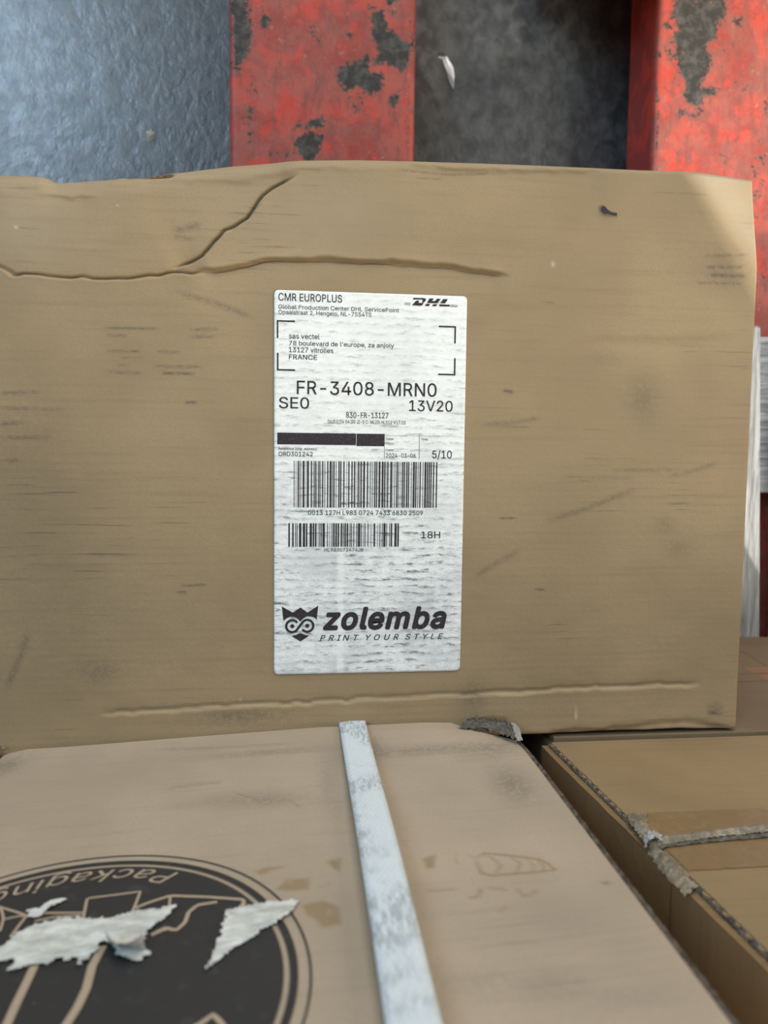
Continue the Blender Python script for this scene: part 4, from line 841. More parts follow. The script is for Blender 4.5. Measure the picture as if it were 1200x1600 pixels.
'd': (255, '117 -5 99 -3 82 2 67 10 53 21 42 34 33 51 26 69 22 90 20 113 22 136 26 157 33 176 42 192 54 205 67 216 82 224 99 229 117 231 131 230 142 228 152 224 160 219 167 213 172 207 177 202 181 196 184 192 186 192 186 305 223 305 223 0 188 0 188 35 184 35 181 30 177 25 172 19 166 13 160 7 151 2 142 -2 130 -4 123 28 136 29 148 33 158 39 167 47 174 57 180 69 184 83 186 97 187 114 186 130 184 144 180 158 174 169 167 179 158 187 148 193 136 197 123 198 109 197 97 193 87 187 78 179 71 169 65 157 61 143 59 129 58 114 59 98 61 83 65 70 71 58 78 48 87 39 97 33 109 29', '28,30,29 28,31,30 17,19,18 17,20,19 16,20,17 16,21,20 15,21,16 15,22,21 15,23,22 14,23,15 14,24,23 14,25,24 13,61,14 61,25,14 61,26,25 13,62,61 60,26,61 59,26,60 13,63,62 59,27,26 58,27,59 13,64,63 12,64,13 58,28,27 58,57,28 57,56,28 56,55,28 55,54,28 54,31,28 12,65,64 12,66,65 11,66,12 11,67,66 10,67,11 10,68,67 53,31,54 10,69,68 9,69,10 52,31,53 9,70,69 9,71,70 51,31,52 8,71,9 8,72,71 50,31,51 7,72,8 7,73,72 49,31,50 7,74,73 6,74,7 48,31,49 6,75,74 47,33,48 33,31,48 5,75,6 5,76,75 46,33,47 5,77,76 45,34,46 34,33,46 45,35,34 32,31,33 4,77,5 4,78,77 44,35,45 44,36,35 4,43,78 43,36,44 4,36,43 4,37,36 3,37,4 3,38,37 3,39,38 2,39,3 2,40,39 2,41,40 1,41,2 1,42,41 0,42,1'),
'e': (242, '127 -5 106 -3 87 2 70 10 55 21 43 35 33 51 26 69 22 90 20 112 22 134 26 155 33 174 43 190 55 204 69 216 85 224 103 229 123 231 135 230 148 228 159 224 171 219 182 213 192 205 200 195 208 183 214 169 219 154 222 136 223 116 223 102 45 102 45 133 203 133 186 121 185 136 183 149 179 161 173 172 166 181 158 188 148 194 136 197 123 198 110 197 98 194 88 188 79 181 71 172 65 162 61 151 58 139 58 127 58 107 59 91 61 76 66 64 73 53 81 44 91 37 102 32 114 29 127 28 136 28 145 29 152 32 159 35 166 39 171 44 176 49 180 56 183 63 219 54 215 43 209 33 201 24 192 15 181 8 170 3 156 -2 142 -4', '17,19,18 17,20,19 16,20,17 16,21,20 16,22,21 15,22,16 15,23,22 14,23,15 14,24,23 14,25,24 13,45,14 45,44,14 44,25,14 43,25,44 42,25,43 13,46,45 42,26,25 41,26,42 13,47,46 12,47,13 40,26,41 12,48,47 40,27,26 39,27,40 12,49,48 11,49,12 11,50,49 38,27,39 38,28,27 11,51,50 37,28,38 10,51,11 37,29,28 10,52,51 36,29,37 10,33,52 33,53,52 36,34,29 34,30,29 35,34,36 9,33,10 9,32,33 53,34,33 53,30,34 54,30,53 54,31,30 8,32,9 55,31,54 8,31,32 8,55,31 8,56,55 7,56,8 7,57,56 6,57,7 6,58,57 71,73,72 70,73,71 70,74,73 6,59,58 5,59,6 69,74,70 5,60,59 68,74,69 68,75,74 67,75,68 5,61,60 66,75,67 4,61,5 66,76,75 4,62,61 65,76,66 64,76,65 4,63,62 63,76,64 4,76,63 4,77,76 3,77,4 3,78,77 2,78,3 2,79,78 2,80,79 1,80,2 1,81,80 0,81,1'),
'f': (152, '137 228 137 196 4 196 4 228 48 0 48 259 49 271 52 282 57 291 64 300 72 306 81 311 91 315 102 317 112 318 120 318 127 317 133 316 138 315 143 314 146 313 136 281 129 283 125 284 121 284 117 284 107 283 99 281 93 276 88 269 86 261 85 251 85 0', '2,0,3 2,1,0 13,15,14 13,16,15 12,16,13 12,17,16 12,18,17 11,18,12 11,19,18 11,20,19 11,21,20 10,21,11 9,22,10 22,21,10 8,23,9 23,22,9 7,25,8 25,24,8 24,23,8 7,26,25 7,27,26 6,27,7 6,28,27 6,29,28 5,29,6 5,30,29 5,31,30 4,31,5 4,32,31'),
'g': (255, '124 -90 108 -90 93 -87 80 -84 69 -79 58 -73 49 -66 42 -58 35 -50 30 -42 61 -24 64 -29 68 -34 73 -40 78 -45 85 -49 93 -53 102 -56 112 -58 124 -58 141 -57 157 -52 169 -45 179 -35 185 -21 187 -3 187 41 184 41 181 36 177 31 172 25 166 19 159 14 151 9 142 6 130 4 117 3 99 4 83 9 68 16 54 26 43 39 33 54 26 72 22 92 20 115 22 137 26 158 33 176 42 192 54 205 67 216 83 224 99 229 118 231 131 230 142 228 152 224 160 219 167 213 173 208 178 202 181 196 185 191 188 191 188 228 223 228 223 -5 222 -24 218 -40 210 -54 200 -65 188 -75 174 -82 159 -86 142 -89 123 35 136 37 148 40 158 45 167 52 174 62 180 73 184 85 187 100 187 116 187 131 184 145 180 158 174 170 167 179 158 187 148 193 136 197 123 198 109 197 98 193 87 187 78 179 71 169 65 157 61 145 59 131 58 116 59 100 61 86 65 74 71 62 78 53 87 45 98 40 110 37', '53,55,54 53,56,55 52,56,53 64,66,65 64,67,66 52,57,56 51,57,52 51,58,57 51,59,58 50,59,51 50,60,59 50,61,60 49,94,50 94,61,50 94,62,61 49,95,94 93,62,94 92,62,93 49,96,95 92,63,62 91,63,92 49,97,96 48,97,49 91,64,63 91,90,64 90,89,64 89,88,64 88,87,64 87,67,64 48,98,97 48,99,98 47,99,48 47,100,99 46,100,47 46,101,100 86,67,87 46,102,101 45,102,46 85,67,86 45,103,102 45,104,103 84,67,85 44,104,45 44,105,104 83,67,84 43,105,44 43,106,105 82,67,83 43,107,106 81,67,82 42,107,43 42,108,107 80,26,81 26,67,81 41,108,42 41,109,108 79,26,80 41,110,109 78,27,79 27,26,79 78,28,27 25,67,26 41,111,110 77,28,78 40,111,41 40,76,111 76,28,77 76,29,28 40,29,76 40,30,29 39,30,40 39,31,30 39,32,31 38,32,39 38,33,32 38,34,33 37,34,38 37,35,34 36,35,37 24,67,25 24,68,67 23,68,24 23,69,68 9,11,10 9,12,11 9,13,12 22,69,23 9,14,13 22,70,69 8,14,9 8,15,14 21,70,22 8,16,15 7,16,8 20,70,21 7,17,16 20,71,70 7,18,17 19,71,20 7,19,18 7,71,19 6,71,7 6,72,71 5,72,6 4,72,5 4,73,72 3,73,4 3,74,73 2,74,3 2,75,74 1,75,2 1,0,75'),
'h': (246, '68 136 68 0 32 0 32 305 68 305 68 172 61 172 69 191 79 206 91 217 105 225 120 229 136 231 151 230 165 226 177 221 188 214 197 204 204 192 210 179 213 163 214 144 214 0 178 0 178 141 176 158 171 171 164 183 153 191 141 196 126 197 115 197 106 194 96 190 88 185 81 178 76 170 72 160 69 149', '2,4,3 2,6,4 6,5,4 11,13,12 11,14,13 10,14,11 10,15,14 9,15,10 9,16,15 8,16,9 8,17,16 7,31,8 31,17,8 31,30,17 30,18,17 29,18,30 7,32,31 28,18,29 7,33,32 28,19,18 6,33,7 27,19,28 6,34,33 6,35,34 26,19,27 26,20,19 6,36,35 2,37,6 37,36,6 25,20,26 25,21,20 2,38,37 24,21,25 2,0,38 24,22,21 23,22,24 2,1,0'),
'i': (100, '32 0 32 228 68 228 68 0 50 266 44 266 38 269 32 273 28 278 26 283 25 290 26 296 28 302 32 307 38 311 44 313 50 314 57 313 63 311 68 307 72 302 75 296 76 290 75 283 72 278 68 273 63 269 57 266', '0,2,1 0,3,2 15,17,16 14,17,15 14,18,17 13,18,14 13,19,18 12,19,13 12,20,19 11,20,12 11,21,20 10,21,11 10,22,21 9,22,10 9,23,22 8,23,9 8,24,23 7,24,8 7,25,24 6,25,7 6,26,25 5,26,6 5,27,26 4,27,5'),
'j': (100, '32 228 68 228 68 -18 67 -31 65 -43 61 -54 55 -64 48 -71 39 -78 28 -82 16 -85 2 -86 -6 -86 -6 -52 1 -52 11 -51 18 -48 24 -43 28 -36 31 -28 32 -17 50 266 43 266 37 269 32 273 28 278 25 283 25 290 25 296 28 302 32 307 37 311 43 313 50 314 57 313 63 311 68 307 72 302 75 296 76 290 75 283 72 278 68 273 63 269 57 266', '20,1,0 20,2,1 19,2,20 19,3,2 18,3,19 18,4,3 17,4,18 16,4,17 16,5,4 15,5,16 14,5,15 12,14,13 12,5,14 12,6,5 12,7,6 12,8,7 12,9,8 12,10,9 12,11,10 32,34,33 31,34,32 31,35,34 30,35,31 30,36,35 29,36,30 29,37,36 28,37,29 28,38,37 27,38,28 27,39,38 26,39,27 26,40,39 25,40,26 25,41,40 24,41,25 24,42,41 23,42,24 23,43,42 22,43,23 22,44,43 21,44,22'),
'k': (228, '66 82 66 127 72 127 171 228 216 228 110 120 106 120 32 0 32 305 68 305 68 0 176 0 89 111 115 137 223 0', '2,4,3 2,5,4 0,2,1 0,6,2 6,5,2 7,9,8 7,10,9 12,14,13 11,14,12'),
'l': (113, '84 -1 67 0 54 5 44 12 37 22 33 35 32 51 32 305 68 305 68 59 69 50 70 43 72 37 76 34 81 32 88 31 96 32 102 33 108 2 105 1 101 0 97 -1 93 -1 88 -1', '6,8,7 6,9,8 6,10,9 5,10,6 5,11,10 5,12,11 5,13,12 4,13,5 4,14,13 16,18,17 4,15,14 15,18,16 4,18,15 3,18,4 2,18,3 1,18,2 1,19,18 1,20,19 1,21,20 0,21,1 0,22,21 0,23,22'),
'm': (366, '32 0 32 228 67 228 67 177 65 177 68 189 73 199 79 208 87 215 95 221 103 226 112 229 122 231 132 232 147 230 161 225 172 216 182 205 188 192 193 177 187 177 191 187 196 197 202 206 210 213 219 220 228 225 239 229 250 231 262 232 275 231 287 228 298 223 308 216 317 208 324 197 330 184 333 170 334 153 334 0 297 0 297 152 296 167 291 179 284 188 274 194 263 197 251 198 241 198 232 195 225 192 218 187 212 181 207 174 204 166 202 158 201 148 201 0 164 0 164 156 163 168 159 178 152 187 143 193 132 197 120 198 111 198 103 196 95 192 87 187 81 181 75 174 71 165 69 154 68 143 68 0', '12,14,13 28,30,29 11,14,12 27,30,28 27,31,30 11,15,14 10,15,11 26,31,27 26,32,31 0,2,1 0,4,2 4,3,2 9,15,10 25,32,26 9,16,15 25,33,32 8,16,9 24,33,25 8,17,16 24,34,33 7,17,8 23,34,24 23,35,34 6,17,7 22,47,23 47,35,23 6,65,17 65,18,17 5,66,6 66,65,6 64,18,65 22,48,47 46,35,47 5,67,66 22,49,48 21,49,22 45,35,46 45,36,35 63,18,64 5,68,67 21,50,49 44,36,45 62,18,63 5,69,68 62,19,18 21,51,50 4,69,5 43,36,44 20,51,21 4,70,69 20,52,51 61,19,62 43,37,36 20,53,52 4,71,70 42,37,43 60,20,61 20,19,61 0,72,4 72,71,4 60,53,20 60,54,53 42,38,37 59,54,60 41,38,42 59,55,54 0,73,72 59,56,55 58,56,59 0,74,73 41,39,38 40,39,41 58,57,56 0,75,74'),
'n': (246, '68 136 68 0 32 0 32 228 67 228 67 172 61 172 69 191 79 206 91 217 105 225 120 229 136 231 151 230 165 226 177 221 188 214 197 204 204 192 210 179 213 163 214 144 214 0 178 0 178 141 176 158 171 171 164 183 153 191 141 196 126 197 115 197 106 194 96 190 88 185 81 178 76 170 72 160 69 149', '11,13,12 11,14,13 10,14,11 2,4,3 2,6,4 6,5,4 10,15,14 9,15,10 9,16,15 8,16,9 8,17,16 7,31,8 31,17,8 31,30,17 30,18,17 29,18,30 7,32,31 28,18,29 7,33,32 28,19,18 6,33,7 27,19,28 6,34,33 6,35,34 26,19,27 26,20,19 6,36,35 2,37,6 37,36,6 25,20,26 25,21,20 2,38,37 24,21,25 2,0,38 24,22,21 23,22,24 2,1,0'),
'o': (249, '124 -5 105 -3 86 2 70 10 56 21 43 35 34 51 26 70 22 90 20 112 22 135 26 156 34 175 43 191 56 205 70 216 86 224 105 229 124 231 144 229 163 224 179 216 194 205 206 191 216 175 223 156 227 135 229 112 227 90 223 70 216 51 206 35 194 21 179 10 163 2 144 -3 124 28 139 29 151 33 162 40 171 48 179 58 184 70 188 84 191 98 192 112 191 127 188 142 184 155 179 167 171 177 162 186 151 193 139 197 124 198 110 197 98 193 87 186 78 177 71 167 65 155 61 142 59 127 58 112 59 98 61 84 65 70 71 58 78 48 87 40 98 33 110 29', '17,19,18 17,20,19 16,20,17 16,21,20 15,21,16 14,21,15 14,22,21 14,23,22 13,54,14 54,23,14 13,55,54 53,23,54 13,56,55 52,23,53 13,57,56 51,23,52 12,57,13 51,24,23 12,58,57 50,24,51 12,59,58 49,24,50 11,59,12 49,25,24 11,60,59 48,25,49 10,60,11 48,26,25 10,61,60 47,26,48 10,62,61 46,26,47 9,62,10 46,27,26 9,63,62 45,27,46 8,63,9 8,64,63 44,27,45 44,28,27 8,65,64 43,28,44 7,65,8 43,29,28 7,66,65 42,29,43 7,67,66 41,29,42 41,30,29 6,67,7 40,30,41 6,68,67 5,68,6 40,31,30 5,69,68 39,31,40 5,70,69 38,31,39 4,70,5 38,32,31 37,32,38 4,71,70 4,36,71 36,32,37 4,32,36 3,32,4 3,33,32 2,33,3 2,34,33 1,34,2 1,35,34 0,35,1'),
'p': (255, '32 -86 32 228 67 228 67 192 71 192 74 196 78 202 82 207 88 213 95 219 103 224 113 228 124 230 137 231 156 229 172 224 188 216 201 205 213 192 222 176 229 157 233 136 234 113 233 90 229 69 222 51 213 34 201 21 188 10 173 2 156 -3 138 -5 125 -4 113 -2 104 2 95 7 88 13 83 19 78 25 74 30 71 35 68 35 68 -86 132 28 145 29 157 33 168 39 177 48 184 58 189 70 194 83 196 98 197 114 196 129 194 143 190 157 184 169 177 179 168 187 157 193 146 197 132 198 119 197 107 193 97 187 88 179 81 169 75 158 71 144 68 130 68 114 68 97 71 83 75 69 81 57 88 47 97 39 107 33 119 29', '12,14,13 11,14,12 11,15,14 0,2,1 0,3,2 10,15,11 10,16,15 9,16,10 8,16,9 8,17,16 7,17,8 6,17,7 6,61,17 61,18,17 5,61,6 5,62,61 60,18,61 5,63,62 59,18,60 4,63,5 4,64,63 58,18,59 58,19,18 0,4,3 0,68,4 68,67,4 67,66,4 66,65,4 65,64,4 57,19,58 56,19,57 56,20,19 55,20,56 55,21,20 54,21,55 0,69,68 53,21,54 53,22,21 0,70,69 52,22,53 0,71,70 51,22,52 51,23,22 50,23,51 0,72,71 50,24,23 49,24,50 0,73,72 48,24,49 48,25,24 0,41,73 41,74,73 47,25,48 41,75,74 47,26,25 46,26,47 41,76,75 45,26,46 41,40,76 40,77,76 0,42,41 39,77,40 45,27,26 44,27,45 39,78,77 38,78,39 43,27,44 38,43,78 38,27,43 37,27,38 37,28,27 36,28,37 35,28,36 35,29,28 34,29,35 33,29,34 33,30,29 32,30,33 32,31,30'),
'r': (155, '32 0 32 228 67 228 67 193 69 193 75 203 82 213 91 220 103 226 115 230 128 231 138 231 146 230 146 193 138 195 134 195 129 195 124 195 114 195 104 192 95 189 88 184 81 178 75 170 71 162 69 152 68 142 68 0', '9,11,10 9,12,11 9,13,12 8,13,9 0,2,1 0,3,2 7,13,8 6,13,7 5,14,6 14,13,6 4,17,5 17,16,5 16,15,5 15,14,5 4,18,17 4,19,18 0,4,3 0,25,4 25,24,4 24,23,4 23,22,4 22,21,4 21,20,4 20,19,4 0,26,25 0,27,26'),
's': (219, '109 -5 94 -4 80 -2 67 2 56 7 46 14 37 23 30 33 25 44 21 57 56 64 60 52 66 43 74 36 84 31 96 28 109 27 124 28 136 32 147 37 155 45 159 53 161 62 160 69 157 76 152 81 146 86 137 90 127 93 90 102 71 108 55 115 43 125 35 136 30 149 28 164 29 177 33 188 39 199 47 208 57 216 69 222 82 227 97 230 112 231 127 230 140 227 152 223 163 218 172 211 179 204 186 195 191 185 194 174 161 166 157 175 152 182 146 189 137 195 126 198 112 200 100 198 88 195 79 190 71 183 67 175 65 166 66 158 69 152 74 146 82 141 91 137 103 134 138 126 157 120 172 112 184 103 192 92 197 79 199 64 197 51 194 39 187 28 179 19 168 11 156 4 142 -1 126 -4', '43,45,44 43,46,45 42,46,43 42,47,46 41,47,42 41,48,47 40,48,41 40,49,48 39,49,40 39,50,49 38,50,39 38,60,50 60,51,50 38,61,60 59,51,60 37,61,38 37,62,61 58,51,59 37,63,62 57,51,58 57,52,51 37,64,63 56,52,57 36,64,37 56,53,52 36,65,64 55,53,56 35,65,36 35,66,65 54,53,55 35,67,66 34,67,35 34,68,67 34,69,68 33,69,34 33,70,69 33,71,70 33,72,71 32,72,33 32,73,72 32,74,73 31,74,32 31,75,74 30,75,31 30,76,75 29,76,30 29,77,76 28,77,29 27,77,28 27,78,77 26,78,27 25,78,26 24,78,25 24,79,78 23,79,24 22,79,23 9,11,10 22,80,79 21,80,22 8,11,9 20,80,21 8,12,11 20,81,80 19,81,20 7,12,8 7,13,12 19,82,81 18,82,19 7,14,13 6,14,7 17,82,18 6,15,14 16,82,17 16,83,82 6,16,15 6,83,16 5,83,6 5,84,83 4,84,5 4,85,84 3,85,4 3,86,85 2,86,3 2,87,86 1,87,2 1,0,87'),
't': (136, '122 228 122 196 4 196 4 228 39 283 76 283 76 59 76 50 78 42 82 37 87 33 93 31 102 30 111 31 121 32 128 1 124 0 120 -1 115 -2 110 -2 106 -2 101 -2 83 -1 68 4 55 13 46 24 41 39 39 56', '2,0,3 2,1,0 27,5,4 27,6,5 27,7,6 26,7,27 26,8,7 26,9,8 25,9,26 25,10,9 25,11,10 13,15,14 25,12,11 12,15,13 25,15,12 24,15,25 23,15,24 22,15,23 22,16,15 22,17,16 21,17,22 21,18,17 21,19,18 21,20,19'),
'u': (246, '109 -3 95 -2 81 1 69 6 58 14 49 23 41 35 36 49 33 65 32 83 32 228 68 228 68 86 70 70 74 56 82 45 93 37 105 32 120 30 131 31 140 33 149 37 158 43 164 50 170 58 174 68 177 79 178 92 178 228 214 228 214 0 179 0 179 55 184 55 176 36 166 21 154 10 141 3 126 -2', '9,11,10 9,12,11 27,29,28 27,30,29 26,30,27 9,13,12 8,13,9 25,33,26 33,30,26 8,14,13 24,33,25 7,14,8 23,32,24 32,33,24 7,15,14 23,34,32 34,31,32 34,30,33 22,34,23 6,15,7 6,16,15 21,34,22 20,34,21 6,17,16 20,35,34 31,30,34 5,17,6 19,35,20 5,18,17 18,35,19 5,35,18 4,35,5 4,36,35 3,36,4 3,37,36 2,37,3 2,38,37 1,38,2 1,0,38'),
'v': (234, '98 0 10 228 51 228 99 93 104 79 108 66 112 52 116 39 120 25 123 12 110 12 114 25 118 39 122 52 125 66 130 79 134 93 183 228 223 228 136 0', '0,2,1 0,3,2 16,18,17 16,19,18 0,4,3 15,19,16 0,5,4 14,19,15 13,19,14 0,6,5 0,7,6 12,19,13 0,11,7 11,8,7 11,8,12 8,19,12 9,19,8 0,10,11 0,9,10 0,19,9'),
'y': (234, '28 -83 37 -51 43 -52 50 -54 56 -54 62 -53 68 -52 73 -49 78 -44 83 -38 87 -31 90 -21 98 -1 10 228 51 228 99 93 104 79 108 66 112 52 116 39 119 25 123 12 110 12 114 25 118 39 121 52 125 66 130 79 134 93 183 228 223 228 122 -35 118 -46 112 -56 106 -64 99 -71 92 -77 84 -81 75 -85 65 -86 55 -87 49 -87 44 -87 39 -86 34 -85 31 -84', '12,14,13 12,15,14 28,30,29 28,31,30 12,16,15 27,31,28 26,31,27 12,17,16 25,21,26 21,31,26 12,18,17 24,21,25 12,19,18 23,20,24 20,21,24 12,23,19 23,20,19 12,22,23 12,21,22 12,31,21 11,31,12 10,31,11 9,31,10 9,32,31 8,32,9 7,32,8 7,33,32 6,33,7 0,2,1 5,33,6 0,3,2 4,33,5 0,4,3 0,33,4 0,34,33 0,35,34 0,36,35 0,37,36 0,38,37 45,38,0 44,38,45 44,39,38 43,39,44 42,39,43 42,40,39 41,40,42'),
'z': (228, '25 0 25 27 152 192 152 194 29 194 29 228 200 228 200 198 76 36 76 34 203 34 203 0', '4,6,5 4,7,6 4,3,7 3,2,7 2,8,7 1,8,2 1,9,8 1,10,9 1,11,10 0,11,1')}
BOLD = {}


def text_geo(s, shear=0.0, table=None, spacing=1.0):
    table = GLYPHS if table is None else table
    V, F, x = [], [], 0.0
    for ch in s:
        adv, pts, fcs = table[ch]
        b = len(V)
        q = [int(k) for k in pts.split()]
        V += [(x + q[k] + shear * q[k + 1], q[k + 1], 0.0) for k in range(0, len(q), 2)]
        F += [tuple(b + int(k) for k in f.split(',')) for f in fcs.split()]
        x += adv * spacing
    return np.array(V, float), F


def cap_height(table=None):
    V, _ = text_geo('H', 0, table)
    return V[:, 1].min(), V[:, 1].max()


def heavier(V, F, d, n_dir=4):
    n = len(V)
    W, G = [], []
    ring = [(d * 1.3 * math.cos(math.pi * (2 * k + 1) / n_dir), d * 1.3 * math.sin(math.pi * (2 * k + 1) / n_dir)) for k in range(n_dir)]
    for i, (dx, dy) in enumerate(ring):
        W.append(V + np.array([dx, dy, i]))
        G += [tuple(i * n + k for k in f) for f in F]
    return np.concatenate(W), G


def line(s, bl, tr, mat=M_ink, table=None, bold=0, *, shear=0.0, spacing=1.0, name='print_line', cap=None):
    V, F = text_geo(s, shear, table, spacing)
    b0, b1 = cap_height(table) if cap is None else cap
    d = 3 if bold == 0 else bold
    V, F = heavier(V, F, d, 4 if bold == 0 else 10)
    b0, b1 = b0 - d, b1 + d
    x0, x1 = V[:, 0].min(), V[:, 0].max()
    W = np.zeros(V.shape)
    W[:, 0] = bl[0] + (V[:, 0] - x0) / (x1 - x0) * (tr[0] - bl[0])
    W[:, 1] = bl[1] + (V[:, 1] - b0) / (b1 - b0) * (tr[1] - bl[1])
    W[:, 2] = TZ + V[:, 2] * 5e-6
    return mesh_obj(name, W, F, mat, LABEL, BO)


line('CMR EUROPLUS', (-0.0103, 0.0804), (0.0235, 0.0844), M_ink)
line('Global Production Center DHL ServicePoint', (-0.0103, 0.0762), (0.0544, 0.0784), M_ink_faint)
line('Opaalstraat 2, Hengelo, NL-7554TS', (-0.0103, 0.0733), (0.0395, 0.0756), M_ink_faint)
line('sas vectel', (-0.0047, 0.0607), (0.0116, 0.0634), M_ink)
line("78 boulevard de l'europe, za anjoly", (-0.0047, 0.0572), (0.0519, 0.0595), M_ink)
line('13127 vitrolles', (-0.0047, 0.0535), (0.0190, 0.0561), M_ink)
line('FRANCE', (-0.0047, 0.0497), (0.0103, 0.0523), M_ink)
line('FR-3408-MRN0', (-0.0005, 0.0313), (0.0757, 0.0385), M_ink)
line('SE0', (-0.0100, 0.0236), (0.0061, 0.0296))
line('13V20', (0.0606, 0.0233), (0.0848, 0.0292))
line('830-FR-13127', (0.0261, 0.0191), (0.0492, 0.0221))
line('06/03/24 04:30 JI-5 C: MLED HL512 V17.02', (0.0162, 0.0160), (0.0588, 0.0179), M_ink_faint)
line('Reference (ship. address)', (-0.0102, 0.0013), (0.0105, 0.0028), M_ink_faint)
line('ORD301242', (-0.0102, -0.0020), (0.0082, 0.0004))
line('Date:', (0.0479, 0.0073), (0.0523, 0.0086), M_ink_faint)
line('Time:', (0.0674, 0.0073), (0.0715, 0.0086), M_ink_faint)
line('Created:', (0.0480, 0.0014), (0.0525, 0.0025), M_ink_faint)
line('2024-03-06', (0.0481, -0.0022), (0.0646, 0.0001))
line('5/10', (0.0738, -0.0024), (0.0848, 0.0019))
line('0013 127H L983 0724 7433 6830 2509', (0.0058, -0.0339), (0.0691, -0.0313))
line('HL983072474JB', (0.0147, -0.0540), (0.0362, -0.0522))
line('18H', (0.0683, -0.0468), (0.0790, -0.0430))


def rects(name, items, mat, parent=LABEL, z=None):
    V, F = [], []
    for x0, x1, y0, y1 in items:
        b = len(V)
        zz = TZ if z is None else z
        V += [(x0, y0, zz), (x1, y0, zz), (x1, y1, zz), (x0, y1, zz)]
        F.append((b, b + 1, b + 2, b + 3))
    return mesh_obj(name, V, F, mat, parent, BO)


def rc(a, b):
    return (min(a[0], b[0]), max(a[0], b[0]), min(a[1], b[1]), max(a[1], b[1]))


bw = 0.00085
for (cx, cy), sx, sy in (((-0.0112, 0.0702), 1, -1), ((-0.0111, 0.0436), 1, 1), ((0.0859, 0.0698), -1, -1), ((0.0860, 0.0431), -1, 1)):
    rects('corner_bracket', [rc((cx, cy), (cx + sx * 0.0096, cy + sy * bw)), rc((cx, cy + sy * bw), (cx + sx * bw, cy + sy * 0.0094))], M_ink)
rects('black_bar', [rc((-0.0109, 0.0106), (0.0316, 0.0043)), rc((0.0319, 0.0106), (0.0473, 0.0039))], M_ink)
rects('ruled_line', [rc((0.0474, 0.0099), (0.0869, 0.0098)), rc((0.0664, 0.0099), (0.0668, -0.0028)), rc((0.0471, 0.0037), (0.0475, -0.0030)),
                     rc((-0.0113, 0.0377), (0.0864, 0.0385))][:3], M_ink_grey)


def barcode(bl, tr, seed, n, grey_ratio):
    r = random.Random(seed)
    x0, y0 = bl
    x1, y1 = tr
    wid = [r.choice((1, 1, 2, 2, 3)) if i % 2 == 0 else r.choice((1, 1, 2, 2, 3)) for i in range(n)]
    wid[-1] = 2
    k = (x1 - x0) / sum(wid)
    x = x0
    black, grey = [], []
    for i, w in enumerate(wid):
        if i % 2 == 0:
            (grey if (w == 1 and r.random() < grey_ratio) else black).append((x, x + w * k, y0, y1))
        x += w * k
    bc = rects('barcode', black, M_ink)
    if grey:
        rects('barcode_worn_bars', grey, M_ink_grey)['kind'] = 'stuff'
    bc['kind'] = 'stuff'


barcode((-0.0020, -0.0298), (0.0768, -0.0045), 4, 131, 0.35)
barcode((-0.0049, -0.0514), (0.0558, -0.0384), 9, 87, 0.3)

# courier mark: slanted letters between double bars
def polys_obj(name, polys, mat, parent, conv, origin):
    V, F = [], []
    for p in polys:
        b = len(V)
        V += [conv(q) for q in p]
        F.append(tuple(range(b, b + len(p))))
    return mesh_obj(name, V, F, mat, parent, origin)


onlabel = lambda q: (q[0], q[1], TZ)
dhl = [
    [(0.0622, 0.0842), (0.0681, 0.0843), (0.0691, 0.0838), (0.0688, 0.0828), (0.0678, 0.0818), (0.0668, 0.0819), (0.0673, 0.0831), (0.0669, 0.0834), (0.0649, 0.0834), (0.0618, 0.0833)],
    [(0.0638, 0.0828), (0.0655, 0.0828), (0.0648, 0.0817), (0.0669, 0.0816), (0.0678, 0.0817), (0.0670, 0.0804), (0.0664, 0.0801), (0.0614, 0.0802), (0.0627, 0.0817)],
    [(0.0710, 0.0842), (0.0734, 0.0842), (0.0723, 0.0829), (0.0740, 0.0829), (0.0752, 0.0842), (0.0771, 0.0841), (0.0754, 0.0817), (0.0696, 0.0817)],
    [(0.0693, 0.0813), (0.0714, 0.0812), (0.0707, 0.0801), (0.0685, 0.0801)],
    [(0.0731, 0.0812), (0.0753, 0.0812), (0.0746, 0.0801), (0.0724, 0.0801)],
    [(0.0785, 0.0841), (0.0811, 0.0841), (0.0796, 0.0818), (0.0769, 0.0818)],
    [(0.0766, 0.0812), (0.0824, 0.0812), (0.0821, 0.0802), (0.0772, 0.0801), (0.0763, 0.0803)]]
polys_obj('courier_mark', dhl, M_ink, LABEL, onlabel, BO)
stripes = polys_obj('courier_mark_stripe', [
    [(0.0574, 0.0816), (0.0608, 0.0816), (0.0607, 0.0813), (0.0573, 0.0813)],
    [(0.0573, 0.0811), (0.0606, 0.0810), (0.0605, 0.0808), (0.0572, 0.0808)],
    [(0.0572, 0.0805), (0.0605, 0.0805), (0.0604, 0.0801), (0.0572, 0.0803)],
    [(0.0829, 0.0812), (0.0864, 0.0811), (0.0863, 0.0809), (0.0828, 0.0809)],
    [(0.0827, 0.0807), (0.0865, 0.0807), (0.0864, 0.0800), (0.0823, 0.0801)]], M_ink_grey, LABEL, onlabel, BO)
stripes['kind'] = 'stuff'

